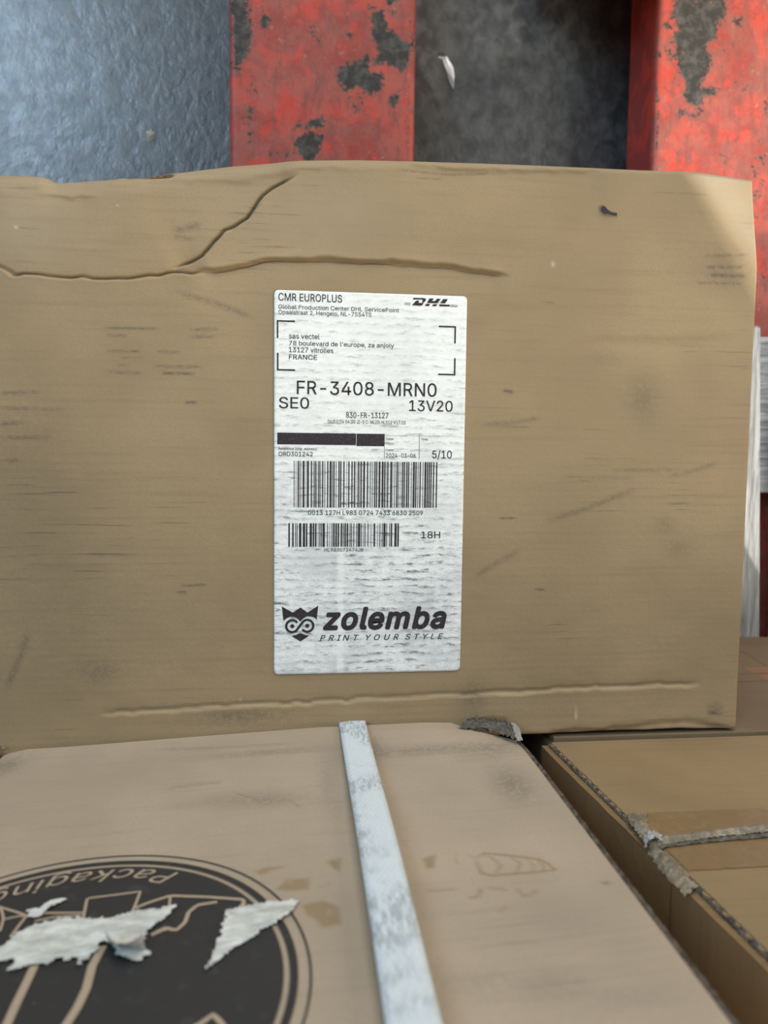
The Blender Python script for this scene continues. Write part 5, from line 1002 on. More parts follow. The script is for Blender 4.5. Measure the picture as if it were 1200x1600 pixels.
# shop logo: crown, ring pair and beak, then the name
ol = [(-0.0084, -0.0842), (-0.0025, -0.0877), (0.0018, -0.0849), (0.0056, -0.0878), (0.0115, -0.0840), (0.0107, -0.0920), (0.0099, -0.0910), (0.0088, -0.0904), (0.0076, -0.0900), (0.0062, -0.0899), (0.0048, -0.0901), (0.0036, -0.0909), (0.0026, -0.0918), (0.0018, -0.0928), (0.0007, -0.0917), (-0.0004, -0.0907), (-0.0016, -0.0902), (-0.0028, -0.0900), (-0.0040, -0.0901), (-0.0055, -0.0907), (-0.0065, -0.0914), (-0.0075, -0.0922)]
polys_obj('logo_crown', [ol], M_ink, LABEL, onlabel, BO)
beak = [(-0.0031, -0.1008), (-0.0018, -0.1004), (-0.0006, -0.1002), (0.0007, -0.0995), (0.0018, -0.0992), (0.0029, -0.0996), (0.0040, -0.1002), (0.0052, -0.1004), (0.0066, -0.1007), (0.0018, -0.1039)]
polys_obj('logo_beak', [beak], M_ink, LABEL, onlabel, BO)


def ribbon2(pts, w):
    """flat band of width w along 2-D points"""
    p = np.array(pts)
    t = np.gradient(p, axis=0)
    t /= np.maximum(np.linalg.norm(t, axis=1, keepdims=True), 1e-12)
    nrm = np.stack([-t[:, 1], t[:, 0]], 1)
    a, b = p + nrm * w / 2, p - nrm * w / 2
    V = np.concatenate([a, b])
    n = len(p)
    F = [(i, i + 1, n + i + 1, n + i) for i in range(n - 1)]
    return V, F


(lcx, lcy), (rcx, rcy), (sx_, sy_) = [(-0.0027, -0.0953), (0.0055, -0.0952), (0.0006, -0.0954)]
R0 = 0.0033
arcL = [(lcx + R0 * math.cos(math.radians(a)), lcy + R0 * math.sin(math.radians(a))) for a in range(35, 312, 6)]
arcR = [(rcx + R0 * math.cos(math.radians(a)), rcy + R0 * math.sin(math.radians(a))) for a in range(132, -150, -6)]
V, F = ribbon2(arcL + arcR, 0.0013)
mesh_obj('logo_rings', [(x, y, TZ) for x, y in V], F, M_ink, LABEL, BO)
for cx, cy in ((lcx, lcy), (rcx, rcy)):
    V = [(cx + 0.00115 * math.cos(k * math.pi / 10), cy + 0.00115 * math.sin(k * math.pi / 10), TZ) for k in range(20)]
    mesh_obj('logo_eye', V, [tuple(range(20))], M_ink, LABEL, BO)
Vl, _ = text_geo('l')
line('zolemba', (0.0141, -0.0978), (0.0834, -0.0851), M_ink, bold=15, shear=0.22, spacing=1.10, name='logo_name', cap=(Vl[:, 1].min(), Vl[:, 1].max()))
line('PRINT YOUR STYLE', (0.0125, -0.1038), (0.0818, -0.1006), M_ink, shear=0.28, spacing=1.55, name='logo_motto')

# ------------------------------------------------------------------ strapped carton (its side faces +Y)
P0 = (-0.15708, -0.16244); PT = (0.99898, 0.04505); PN = (-0.04505, 0.99898)
SB, STOP, SW, SDEP = 0.3613, 0.645, 0.2736, 0.25
SO = (P0[0] + PT[0] * 0.137, P0[1] + PT[1] * 0.137, SB)
STRAPPED = thing('carton', 'pale brown carton bound with a white strap, torn black round print on its side', 'carton', SO)
edge_xy = np.array([(-0.1573, -0.1631), (-0.1521, -0.1611), (-0.1482, -0.1602), (-0.1429, -0.1590), (-0.1244, -0.1585), (-0.0571, -0.1550), (0.0128, -0.1516), (0.0632, -0.1509), (0.0852, -0.1501), (0.1074, -0.1499), (0.1224, -0.1500)])
edge_s = (edge_xy[:, 0] - P0[0]) * PT[0] + (edge_xy[:, 1] - P0[1]) * PT[1]
edge_n = (edge_xy[:, 0] - P0[0]) * PN[0] + (edge_xy[:, 1] - P0[1]) * PN[1]


def face_off(s, z):
    """offset of the face from its plane: bulge at the foot, crushed corner"""
    o = np.interp(s, edge_s, edge_n) * np.exp(-(z - SB) / 0.030)
    o = o + 0.0016 * (value_noise(s + 2, z + 2, 14, 21) - 0.5) * np.clip((z - SB) / 0.03, 0, 1)
    cut = (s - 0.262) * 0.70 + (0.381 - z) * 0.71
    o = o - 1.3 * np.clip(cut, 0, None) - 0.10 * np.clip(cut + 0.012, 0, None)
    return o


def on_face(s, z, lift=0.0):
    s, z = np.asarray(s, float), np.asarray(z, float)
    o = face_off(s, z) + lift
    return np.stack([P0[0] + PT[0] * s + PN[0] * o, P0[1] + PT[1] * s + PN[1] * o, z + 0 * s], -1)


ss = np.concatenate([[0, .0006, .0012, .002, .003], np.arange(0.004, SW - 0.003, 0.001), SW - np.array([.0025, .0016, .0010, .0005, 0])])
zz = np.concatenate([SB + np.array([0, .0004, .0009, .0016, .0025]), np.arange(SB + 0.0035, STOP - 0.002, 0.001), [STOP]])
S_, Z_ = np.meshgrid(ss, zz, indexing='ij')
Pf = on_face(S_, Z_)
for dist, rr in ((S_, 0.003), (SW - S_, 0.0022), (Z_ - SB, 0.0022)):
    e = np.clip(rr - dist, 0, None)
    back = rr - np.sqrt(np.maximum(rr * rr - e * e, 0))
    Pf[:, :, 0] -= PN[0] * back
    Pf[:, :, 1] -= PN[1] * back
dirt_and_shade = np.zeros(S_.shape)
for cs, cz, rs, rz, k in ((0.1428, 0.3884, .034, .004, .30), (0.1331, 0.4386, .022, .008, .20), (0.1476, 0.4426, .012, .006, .22), (0.2217, 0.3989, .030, .006, .34), (0.2557, 0.4463, .009, .020, .40),
                          (0.2575, 0.4043, .02, .010, .30), (0.0093, 0.3805, .010, .012, .40), (0.1712, 0.4267, .004, .03, .18), (0.1991, 0.3927, .005, .016, .30),  # the tall narrow blobs beside the strap are its shading, painted in
                          (0.2088, 0.5709, .012, .006, .16), (0.2299, 0.5769, .012, .006, .16), (0.2510, 0.5855, .016, .005, .14), (0.2437, 0.5488, .01, .008, .10)):
    dirt_and_shade += blob(S_, Z_, cs, cz, rs, rz, k)
for ln, w, k in (([(0.0963, 0.4210), (0.1137, 0.4187), (0.1227, 0.4190)], .003, .25), ([(0.1266, 0.4295), (0.1389, 0.4397), (0.1462, 0.4449), (0.1506, 0.4482)], .0016, .4), ([(0.1503, 0.4366), (0.1590, 0.4522)], .0014, .3),
                 ([(0.0820, 0.3747), (0.1123, 0.3781), (0.1559, 0.3805)], .003, .25), ([(0.2356, 0.3964), (0.2467, 0.4072), (0.2604, 0.4182)], .004, .28), ([(0.2644, 0.5298), (0.2680, 0.5296)], .0016, .5)):
    dirt_and_shade = np.maximum(dirt_and_shade, stroke(S_, Z_, ln, w, k))
res = np.zeros(S_.shape)
for p in ([(0.1421, 0.5022), (0.1451, 0.5002), (0.1539, 0.5001), (0.1488, 0.5024), (0.1438, 0.5049)], [(0.1501, 0.5150), (0.1540, 0.5092), (0.1620, 0.5099), (0.1615, 0.5173), (0.1531, 0.5166)],
          [(0.1591, 0.5256), (0.1666, 0.5241), (0.1716, 0.5287), (0.1721, 0.5378), (0.1652, 0.5391), (0.1639, 0.5348), (0.1607, 0.5317)], [(0.1685, 0.4991), (0.1738, 0.4977), (0.1732, 0.5073), (0.1708, 0.5046)],
          [(0.2048, 0.5033), (0.2103, 0.5006), (0.2081, 0.5099), (0.2052, 0.5102)]):
    res = np.maximum(res, 0.8 * poly_mask(S_, Z_, p, 0.0016))
for ln, w, k in (([(0.2220, 0.5033), (0.2248, 0.5062), (0.2287, 0.5032), (0.2376, 0.5064), (0.2480, 0.5110), (0.2501, 0.5145), (0.2514, 0.5186), (0.2434, 0.5191), (0.2342, 0.5186), (0.2280, 0.5186), (0.2244, 0.5165), (0.2244, 0.5100), (0.2248, 0.5062)], .0011, 1.1),
                 ([(0.2284, 0.5044), (0.2309, 0.5072), (0.2327, 0.5127), (0.2287, 0.5180)], .0009, .8), ([(0.2374, 0.5072), (0.2401, 0.5124), (0.2367, 0.5187)], .0009, .8),
                 ([(0.2430, 0.5101), (0.2448, 0.5144), (0.2425, 0.5185)], .0009, .8), ([(0.2468, 0.5116), (0.2481, 0.5157), (0.2468, 0.5181)], .0009, .8),
                 ([(0.2027, 0.5239), (0.2065, 0.5244), (0.2135, 0.5246)], .0010, .8), ([(0.2161, 0.5306), (0.2196, 0.5302), (0.2213, 0.5278), (0.2212, 0.5254)], .0012, .9),
                 ([(0.2241, 0.5258), (0.2279, 0.5268), (0.2310, 0.5282)], .0010, .8), ([(0.2341, 0.5279), (0.2352, 0.5325), (0.2383, 0.5320), (0.2414, 0.5297)], .0012, .8),
                 ([(0.2242, 0.5401), (0.2283, 0.5377)], .0009, .7), ([(0.1639, 0.5168), (0.1701, 0.5143)], .0008, .5), ([(0.2179, 0.5009), (0.2168, 0.5093)], .0007, .5)):
    res = np.maximum(res, stroke(S_, Z_, ln, w, k))
n1, n2 = S_.shape
P = np.zeros((n1 + 2, n2 + 2, 3))
P[1:-1, 1:-1] = Pf
P[0, 1:-1], P[-1, 1:-1], P[:, 0], P[:, -1] = P[1, 1:-1], P[-2, 1:-1], P[:, 1], P[:, -2]
P[0, 0], P[0, -1], P[-1, 0], P[-1, -1] = P[1, 1], P[1, -2], P[-2, 1], P[-2, -2]
bx, by = P0[0] - PN[0] * SDEP, P0[1] - PN[1] * SDEP
for sl in (np.s_[0, :], np.s_[-1, :], np.s_[:, 0], np.s_[:, -1]):
    s_along = (P[sl][:, 0] - P0[0]) * PT[0] + (P[sl][:, 1] - P0[1]) * PT[1]
    P[sl + (0,)] = bx + PT[0] * s_along
    P[sl + (1,)] = by + PT[1] * s_along
mesh_obj('box_body', P.reshape(-1, 3), grid_faces(n1 + 2, n2 + 2), M_pale, STRAPPED, SO, True,
         {'dirt_and_shade': np.pad(dirt_and_shade, 1, mode='edge').ravel(), 'residue': np.pad(res, 1, mode='edge').ravel(), 'rubbed_and_lit': np.pad(dirt_and_shade * 0, 1, mode='edge').ravel()})
# raw edge of the board standing proud along the right side
ez = np.linspace(0.392, STOP - 0.004, 160)
V, F = [], []
for i, z in enumerate(ez):
    j = 0.0002 * math.sin(i * 1.7) + (random.random() - 0.5) * 0.0003
    for ds, dn in ((-0.0004, -0.0012), (0.0014 + j * 0.3, -0.0007 + j), (0.0024 + j, -0.0020), (0.0024 + j, -0.0060), (-0.0004, -0.0060)):
        s = SW + ds
        o = float(face_off(np.array(SW - 0.003), np.array(z))) + dn
        V.append((P0[0] + PT[0] * s + PN[0] * o, P0[1] + PT[1] * s + PN[1] * o, z))
for i in range(len(ez) - 1):
    for k in range(5):
        a, b = i * 5 + k, i * 5 + (k + 1) % 5
        F.append((a, b, b + 5, a + 5))
mesh_obj('torn_board_edge', V, F, M_edge, STRAPPED, SO)

# round print on the strapped carton
CS, CZ = 0.0821, 0.5606
PR = mesh_obj
LIFT = 0.00035


def disc_geo(r0, r1, n=160, rings=16, lift=LIFT):
    V, F = [], []
    rr = np.linspace(r0, r1, rings + 1)
    a = np.linspace(0, 2 * math.pi, n, endpoint=False)
    for r in rr:
        s, z = CS + r * np.cos(a), CZ + r * np.sin(a)
        V.append(on_face(s, z, lift))
    V = np.concatenate(V)
    for i in range(rings):
        for k in range(n):
            F.append((i * n + k, i * n + (k + 1) % n, (i + 1) * n + (k + 1) % n, (i + 1) * n + k))
    return V, F


V, F = disc_geo(0.0004, 0.0714)
PRINT = mesh_obj('round_print', V, F, M_black_print, STRAPPED, SO)
PRINT['label'] = 'black round print with torn white patches'
for a, b, rg in ((0.0732, 0.0757, 2), (0.0791, 0.0798, 1)):
    V, F = disc_geo(a, b, 200, rg)
    mesh_obj('print_ring', V, F, M_black_print, PRINT, SO)


def resample(pts, step=0.0015):
    p = np.array(pts)
    seg = np.hypot(*np.diff(p, axis=0).T)
    L = np.concatenate([[0], np.cumsum(seg)])
    n = max(3, int(L[-1] / step))
    t = np.linspace(0, L[-1], n)
    return np.stack([np.interp(t, L, p[:, 0]), np.interp(t, L, p[:, 1])], 1)


def face_strokes(name, lines, mat, parent, lift):
    V, F = [], []
    for pts, w in lines:
        p = resample(pts)
        v, f = ribbon2(p, w)
        v = on_face(v[:, 0], v[:, 1], lift)
        b = sum(len(x) for x in V)
        V.append(v)
        F += [tuple(i + b for i in q) for q in f]
    return mesh_obj(name, np.concatenate(V), F, mat, parent, SO)


for stroke_line in ([
    ([(0.0856, 0.5229), (0.0837, 0.5098), (0.0929, 0.5094), (0.1018, 0.5089), (0.1017, 0.5164), (0.1012, 0.5247)], .0010),
    ([(0.1014, 0.5191), (0.1062, 0.5163), (0.1130, 0.5135), (0.1263, 0.5167), (0.1391, 0.5204), (0.1393, 0.5258)], .0013),
    ([(0.1130, 0.5135), (0.1135, 0.5184), (0.1140, 0.5239), (0.1089, 0.5304)], .0009),
    ([(0.1299, 0.5202), (0.1232, 0.5209), (0.1208, 0.5245), (0.1204, 0.5301), (0.1180, 0.5337), (0.1142, 0.5317), (0.1097, 0.5352), (0.1128, 0.5332), (0.1160, 0.5320)], .0014),
    ([(0.1391, 0.5219), (0.1373, 0.5273), (0.1331, 0.5293)], .0012),
    ([(0.0469, 0.5048), (0.0543, 0.5100), (0.0610, 0.5139), (0.0655, 0.5168), (0.0705, 0.5162), (0.0788, 0.5175), (0.0844, 0.5185)], .0010),
    ([(0.0541, 0.5097), (0.0565, 0.5138), (0.0582, 0.5176), (0.0595, 0.5244)], .0009), ([(0.0583, 0.5178), (0.0619, 0.5167), (0.0650, 0.5168)], .0009),
    ([(0.0655, 0.5168), (0.0648, 0.5224), (0.0642, 0.5280)], .0010), ([(0.0693, 0.5205), (0.0758, 0.5192), (0.0844, 0.5200)], .0009),
    ([(0.0769, 0.5439), (0.0771, 0.5517), (0.0772, 0.5607), (0.0776, 0.5700)], .0026),
    ([(0.0958, 0.5379), (0.0949, 0.5474), (0.0958, 0.5570), (0.0953, 0.5646), (0.0939, 0.5725)], .0026),
    ([(0.1277, 0.5787), (0.1311, 0.5765), (0.1342, 0.5734), (0.1368, 0.5770), (0.1385, 0.5804)], .0016)]):
    face_strokes('print_stroke', [stroke_line], M_beige_print, PRINT, LIFT + 0.0003)

# lettering on the lower arc; reads upright when the carton stands on its base
V, F = text_geo('Packaging', 0.30, None, 1.05)
x0, x1 = V[:, 0].min(), V[:, 0].max()
b0, b1 = cap_height()
rb, hh = 0.0688, 0.0078
a0 = math.radians(-90 + 26.5)
a1 = math.radians(-90 - 33)
bm = bmesh.new()
W = []
for v in V:
    a = a0 + (v[0] - x0) / (x1 - x0) * (a1 - a0)
    rad = rb - (v[1] - b0) / (b1 - b0) * hh
    W.append((CS + 0.001 + rad * math.cos(a), CZ + rad * math.sin(a)))
W = np.array(W)
# positions measured on the face: P stands at larger s, g at smaller s
mesh_obj('print_lettering', on_face(W[:, 0], W[:, 1], LIFT + 0.0003), F, M_beige_print, PRINT, SO)


def torn_patch(name, poly, amp, lift, seed, parent=PRINT, mat=M_fibre, thick=0.0006):
    """ragged, slightly fluffed sheet: fine grid cut by a jittered outline"""
    r = np.random.RandomState(seed)
    p = resample(list(poly) + [poly[0]], 0.0009)[:-1]
    c = p.mean(0)
    d = p - c
    d /= np.maximum(np.linalg.norm(d, axis=1, keepdims=True), 1e-9)
    p = p + d * ((r.rand(len(p), 1) - 0.35) * amp)
    lo, hi = p.min(0), p.max(0)
    st = 0.0007
    gx, gy = np.meshgrid(np.arange(lo[0], hi[0], st), np.arange(lo[1], hi[1], st), indexing='ij')
    ins = in_poly(gx, gy, [tuple(q) for q in p])
    h = lift + thick * (0.3 + r.rand(*gx.shape)) * 0.6 + 0.0008 * value_noise(gx, gy, 260, seed)
    pts = on_face(gx, gy, h)
    idx = -np.ones(gx.shape, int)
    cell = ins[:-1, :-1] & ins[1:, :-1] & ins[1:, 1:] & ins[:-1, 1:]
    use = np.zeros(gx.shape, bool)
    use[:-1, :-1] |= cell; use[1:, :-1] |= cell; use[1:, 1:] |= cell; use[:-1, 1:] |= cell
    idx[use] = np.arange(use.sum())
    i, j = np.nonzero(cell)
    F = np.stack([idx[i, j], idx[i + 1, j], idx[i + 1, j + 1], idx[i, j + 1]], 1)
    return mesh_obj(name, pts[use], F, mat, parent, SO, True)


torn_patch('torn_paper', [(0.0575, 0.5363), (0.0629, 0.5335), (0.0657, 0.5275), (0.0688, 0.5242), (0.0765, 0.5214), (0.0862, 0.5221), (0.0937, 0.5239), (0.1019, 0.5214), (0.1125, 0.5210), (0.1161, 0.5204), (0.1162, 0.5247), (0.1129, 0.5289), (0.1092, 0.5311), (0.1080, 0.5372), (0.1115, 0.5460), (0.1073, 0.5479), (0.1008, 0.5440), (0.0975, 0.5373), (0.0957, 0.5378), (0.0933, 0.5444), (0.0895, 0.5499), (0.0902, 0.5431), (0.0848, 0.5433), (0.0772, 0.5448), (0.0692, 0.5467), (0.0706, 0.5412), (0.0657, 0.5412), (0.0601, 0.5430)], 0.0032, 0.0008, 3)
torn_patch('torn_paper', [(0.1333, 0.5301), (0.1364, 0.5265), (0.1402, 0.5238), (0.1497, 0.5235), (0.1591, 0.5235), (0.1566, 0.5299), (0.1510, 0.5359), (0.1459, 0.5393), (0.1380, 0.5465), (0.1321, 0.5536), (0.1288, 0.5579), (0.1309, 0.5494), (0.1324, 0.5405)], 0.0014, 0.0006, 5)
torn_patch('torn_paper', [(0.0649, 0.5152), (0.0713, 0.5100), (0.0774, 0.5094), (0.0738, 0.5141), (0.0693, 0.5205)], 0.0030, 0.0006, 8)
torn_patch('torn_paper', [(0.1330, 0.5266), (0.1384, 0.5241), (0.1389, 0.5266), (0.1349, 0.5299), (0.1331, 0.5296)], 0.0010, 0.0006, 9)
# curled flake that stands off the side
fl_pts = resample([(0.0978, 0.5373), (0.1005, 0.5387), (0.1041, 0.5402), (0.1077, 0.5416), (0.1102, 0.5429)], 0.0008)
V, F = [], []
nf = len(fl_pts)
for i, (s, z) in enumerate(fl_pts):
    u = i / (nf - 1)
    L = 0.0088 * math.sin(math.pi * (0.12 + 0.8 * u)) + 0.0012 * random.random()
    for k in range(8):
        t = k / 7
        V.append(tuple(on_face(np.array(s), np.array(z + L * t), 0.001 + 0.0035 * t + 0.004 * t * t)))
for i in range(nf - 1):
    for k in range(7):
        F.append((i * 8 + k, i * 8 + 8 + k, i * 8 + 9 + k, i * 8 + k + 1))
mesh_obj('paper_flake', V, F, M_fibre, PRINT, SO, True)


# torn tape at the two lower corners
def crumple(name, outline_rows, mat, parent, origin, amp, seed, nu=26, nv=9):
    """sheet lofted through rows of world points, crumpled"""
    r = np.random.RandomState(seed)
    rows = []
    for row in outline_rows:
        p = np.array(row, float)
        seg = np.linalg.norm(np.diff(p, axis=0), axis=1)
        L = np.concatenate([[0], np.cumsum(seg)])
        t = np.linspace(0, L[-1], nu)
        rows.append(np.stack([np.interp(t, L, p[:, k]) for k in range(3)], 1))
    rows = np.array(rows)
    tv = np.linspace(0, len(rows) - 1, nv)
    G = np.zeros((nv, nu, 3))
    for a, t in enumerate(tv):
        i = min(int(t), len(rows) - 2)
        G[a] = rows[i] * (1 - (t - i)) + rows[i + 1] * (t - i)
    n0 = (r.rand(nv, nu, 3) - 0.5)
    n1 = n0.copy()
    n1[1:-1, 1:-1] = (n0[1:-1, 1:-1] * 2 + n0[:-2, 1:-1] + n0[2:, 1:-1] + n0[1:-1, :-2] + n0[1:-1, 2:]) / 4
    G += n1 * amp
    return mesh_obj(name, G.reshape(-1, 3), grid_faces(nv, nu), mat, parent, origin, True)


def splane(pts, lift):
    """points on the flat plane of the side, kept above the carton below"""
    out = []
    for (s, z), l in zip(pts, lift):
        if z < 0.3625:
            l, z = l + 0.155 * (1 - (0.78 - 0.3625) / (0.78 - z)), 0.3625
        out.append((P0[0] + PT[0] * s + PN[0] * l, P0[1] + PT[1] * s + PN[1] * l, z))
    return out


def sface(pts, lift):
    out = []
    for (s, z), l in zip(pts, lift):
        if z < 0.3625:   # keep clear of the carton underneath
            l, z = l + 0.155 * (1 - (0.78 - 0.3625) / (0.78 - z)), 0.3625
        out.append(tuple(on_face(np.array(s), np.array(z), l)))
    return out


crumple('torn_tape', [
    splane([(0.2529, 0.3646), (0.2602, 0.3651), (0.2669, 0.3675), (0.2727, 0.3708), (0.2745, 0.3762)], (.0016, .0016, .0018, .002, .002)),
    splane([(0.2488, 0.3699), (0.2568, 0.3715), (0.2642, 0.3751), (0.2710, 0.3794), (0.2739, 0.3858)], (.0016, .0016, .002, .003, .003)),
    splane([(0.2464, 0.3744), (0.2554, 0.3772), (0.2626, 0.3845), (0.2682, 0.3949), (0.2717, 0.4028)], (.0012, .0012, .0016, .0022, .0022))],
    M_grey_film, STRAPPED, SO, 0.0019, 4, 34, 12)
crumple('torn_tape', [
    splane([(0.2550, 0.3566), (0.2621, 0.3570), (0.2690, 0.3595), (0.2757, 0.3609)], (.001, .001, .001, .001)),
    splane([(0.2536, 0.3647), (0.2599, 0.3660), (0.2667, 0.3685), (0.2734, 0.3709)], (.0036, .0036, .004, .004))], M_film, STRAPPED, SO, 0.0007, 6, 22, 5)
crumple('torn_tape', [
    splane([(0.2746, 0.3782), (0.2767, 0.3796), (0.2772, 0.3855)], (.003, .003, .002)),
    splane([(0.2723, 0.3912), (0.2747, 0.3916), (0.2755, 0.3946)], (.003, .003, .002)),
    splane([(0.2713, 0.4009), (0.2729, 0.4012), (0.2742, 0.4015)], (.002, .002, .002))], M_white_film, STRAPPED, SO, 0.0004, 7, 10, 8)
crumple('torn_tape', [
    sface([(-0.0160, 0.3544), (-0.0064, 0.3536), (-0.0014, 0.3546), (0.0029, 0.3564)], (.002, .003, .003, .001)),
    sface([(-0.0086, 0.3730), (-0.0018, 0.3677), (0.0003, 0.3629), (0.0032, 0.3582)], (.006, .007, .006, .002))], M_white_film, STRAPPED, SO, 0.0006, 9, 16, 6)

# ------------------------------------------------------------------ strap round that carton
sc, sw = 0.1881, 0.0147
path = []
for dn, z in ((-0.040, SB - 0.0009), (-0.020, SB - 0.0010), (-0.004, SB - 0.0010)):
    path.append((dn, z))
off = float(np.interp(sc, edge_s, edge_n))
zl = SB + 0.0005
path.append((off + 0.0006, zl - 0.0008))
path.append((off + 0.0022, zl + 0.002))
for z in np.arange(SB + 0.006, STOP - 0.004, 0.006):
    base = float(face_off(np.array(sc), np.array(z)))
    u = (z - SB) / (STOP - SB)
    path.append((base + 0.0016 + 0.0055 * math.sin(math.pi * min(1.0, u * 0.9)) , z))
path.append((0.0028, STOP - 0.001))
path.append((0.0015, STOP + 0.0016))
for dn in np.linspace(-0.006, -SDEP + 0.004, 14):
    path.append((dn, STOP + 0.0014))
V, F = [], []
nw = 7
for i, (dn, z) in enumerate(path):
    for k in range(nw):
        s = sc + sw * (k / (nw - 1) - 0.5)
        cup = 0.0004 * (1 - (2 * k / (nw - 1) - 1) ** 2)
        a, b = path[max(i - 1, 0)], path[min(i + 1, len(path) - 1)]
        tn, tz = b[0] - a[0], b[1] - a[1]
        L = math.hypot(tn, tz) or 1
        nn, nz_ = tz / L, -tn / L
        for side in (0,):
            d = dn + nn * cup
            V.append((P0[0] + PT[0] * s + PN[0] * d, P0[1] + PT[1] * s + PN[1] * d, z + nz_ * cup))
for i in range(len(path) - 1):
    for k in range(nw - 1):
        F.append((i * nw + k, i * nw + k + 1, (i + 1) * nw + k + 1, (i + 1) * nw + k))
strap = mesh_obj('packing_strap', V, F, M_strap, None, SO, True)
mod = strap.modifiers.new('thickness', 'SOLIDIFY')
mod.thickness = 0.0006
mod.offset = 0
tag(strap, 'pale bluish white woven strap running down the side of the pale carton', 'strap')

# ------------------------------------------------------------------ taped carton at lower right
RYF = -0.1655
RO = (0.25, -0.28, 0.3605)
TAPED = thing('carton', 'brown carton at lower right with a taped flap seam and crumpled clear tape', 'carton', RO)
RZ0, RZ1, RYB = 0.3605, 0.60, -0.40
side = np.array([(0.1410, 0.3614), (0.1508, 0.4574), (0.1483, 0.4788), (0.1494, 0.5045), (0.1528, 0.5574)])
sx_at = lambda z: float(0.1405 + (z - 0.3605) * 0.0630)
YB = -0.1695     # front of the body, flaps lie on it
XRT = 0.422
nz = 24
V, F = [], []
zs = np.linspace(RZ0, RZ1, nz)
for z in zs:
    j = (random.random() - 0.5) * 0.0006
    xl = sx_at(z) + j
    V += [(xl, YB + 0.0020, z), (xl + 0.0036, YB + 0.0020, z), (xl + 0.0036, YB, z), (XRT, YB, z), (XRT, RYB, z), (xl, RYB, z)]
for i in range(nz - 1):
    for k in range(6):
        a, b = i * 6 + k, i * 6 + (k + 1) % 6
        F.append((a, b, b + 6, a + 6))
F.append(tuple(range(6)))
F.append(tuple(range((nz - 1) * 6, nz * 6)))
mesh_obj('box_body', V, F, M_side, TAPED, RO)
seam_l = np.array([(0.1473, 0.4809), (0.1630, 0.4780), (0.1823, 0.4748), (0.2077, 0.4725)])


def flap(z0f, z1f, inset):
    """sheet with a ragged, fluted left edge"""
    n = 90
    V, F = [], []
    for i in range(n + 1):
        t = i / n
        za, zb = z0f, z1f
        z = za + (zb - za) * t
        j = 0.0006 * math.sin(i * 1.3) + (random.random() - 0.5) * 0.0009
        xl = sx_at(z) + inset + j
        V += [(xl, YB + 0.0002, z), (xl + j * 0.5, RYF, z), (XRT, RYF, z), (XRT, YB + 0.0002, z)]
    for i in range(n):
        for k in range(4):
            a, b = i * 4 + k, i * 4 + (k + 1) % 4
            F.append((a, b, b + 4, a + 4))
    F += [(0, 1, 2, 3), (n * 4 + 3, n * 4 + 2, n * 4 + 1, n * 4)]
    return V, F


ZSEAM = 0.4770
for z0f, z1f in ((RZ0 + 0.0005, ZSEAM - 0.0012), (ZSEAM + 0.0012, RZ1 - 0.001)):
    V, F = flap(z0f, z1f, 0.0042)
    f_ = mesh_obj('flap', V, F, M_brown, TAPED, RO)
    # raw fluted edge of this flap
    V2, F2 = [], []
    nn = 120
    for i in range(nn + 1):
        z = z0f + (z1f - z0f) * i / nn
        zig = 0.0012 * (random.random() - 0.5)
        x = sx_at(z)
        jj = (random.random() - 0.5) * 0.0006
        V2 += [(x + 0.0030, RYF - 0.0030, z), (x + 0.0034 + jj, RYF - 0.0012 + zig * 0.6, z), (x + 0.0050 + jj, RYF + 0.0003, z)]
    for i in range(nn):
        for k in range(2):
            F2.append((i * 3 + k, i * 3 + k + 1, i * 3 + k + 4, i * 3 + k + 3))
    mesh_obj('raw_edge', V2, F2, M_edge, f_, RO)
# brown tape over the seam, folded down the left side
n = 60
tx = np.linspace(0.0, 1.0, n)
tp = {}
za0, zb0 = 0.4508, 0.5000
V, F = [], []
rows = 9
for i in range(n):
    for k in range(rows):
        z = za0 + (zb0 - za0) * k / (rows - 1)
        xl = sx_at(z) + 0.0065
        x = xl + (XRT - 0.002 - xl) * tx[i] ** 1.6
        ed = (random.random() - 0.5) * 0.0007 if k in (0, rows - 1) else 0
        V.append((x, RYF + 0.00035, z + ed))
for i in range(n - 1):
    for k in range(rows - 1):
        F.append((i * rows + k, (i + 1) * rows + k, (i + 1) * rows + k + 1, i * rows + k + 1))
mesh_obj('packing_tape', V, F, M_tape, TAPED, RO)
V, F = [], []
for i in range(12):
    for k in range(rows):
        z = za0 - 0.004 + (zb0 - za0 + 0.004) * k / (rows - 1)
        V.append((sx_at(z) - 0.0006, YB + 0.002 - 0.05 * i / 11, z))
for i in range(11):
    for k in range(rows - 1):
        F.append((i * rows + k, (i + 1) * rows + k, (i + 1) * rows + k + 1, i * rows + k + 1))
mesh_obj('packing_tape', V, F, M_tape, TAPED, RO)


def rpts(pts, lift):
    return [(x, RYF + l, z) for (x, z), l in zip(pts, lift)]


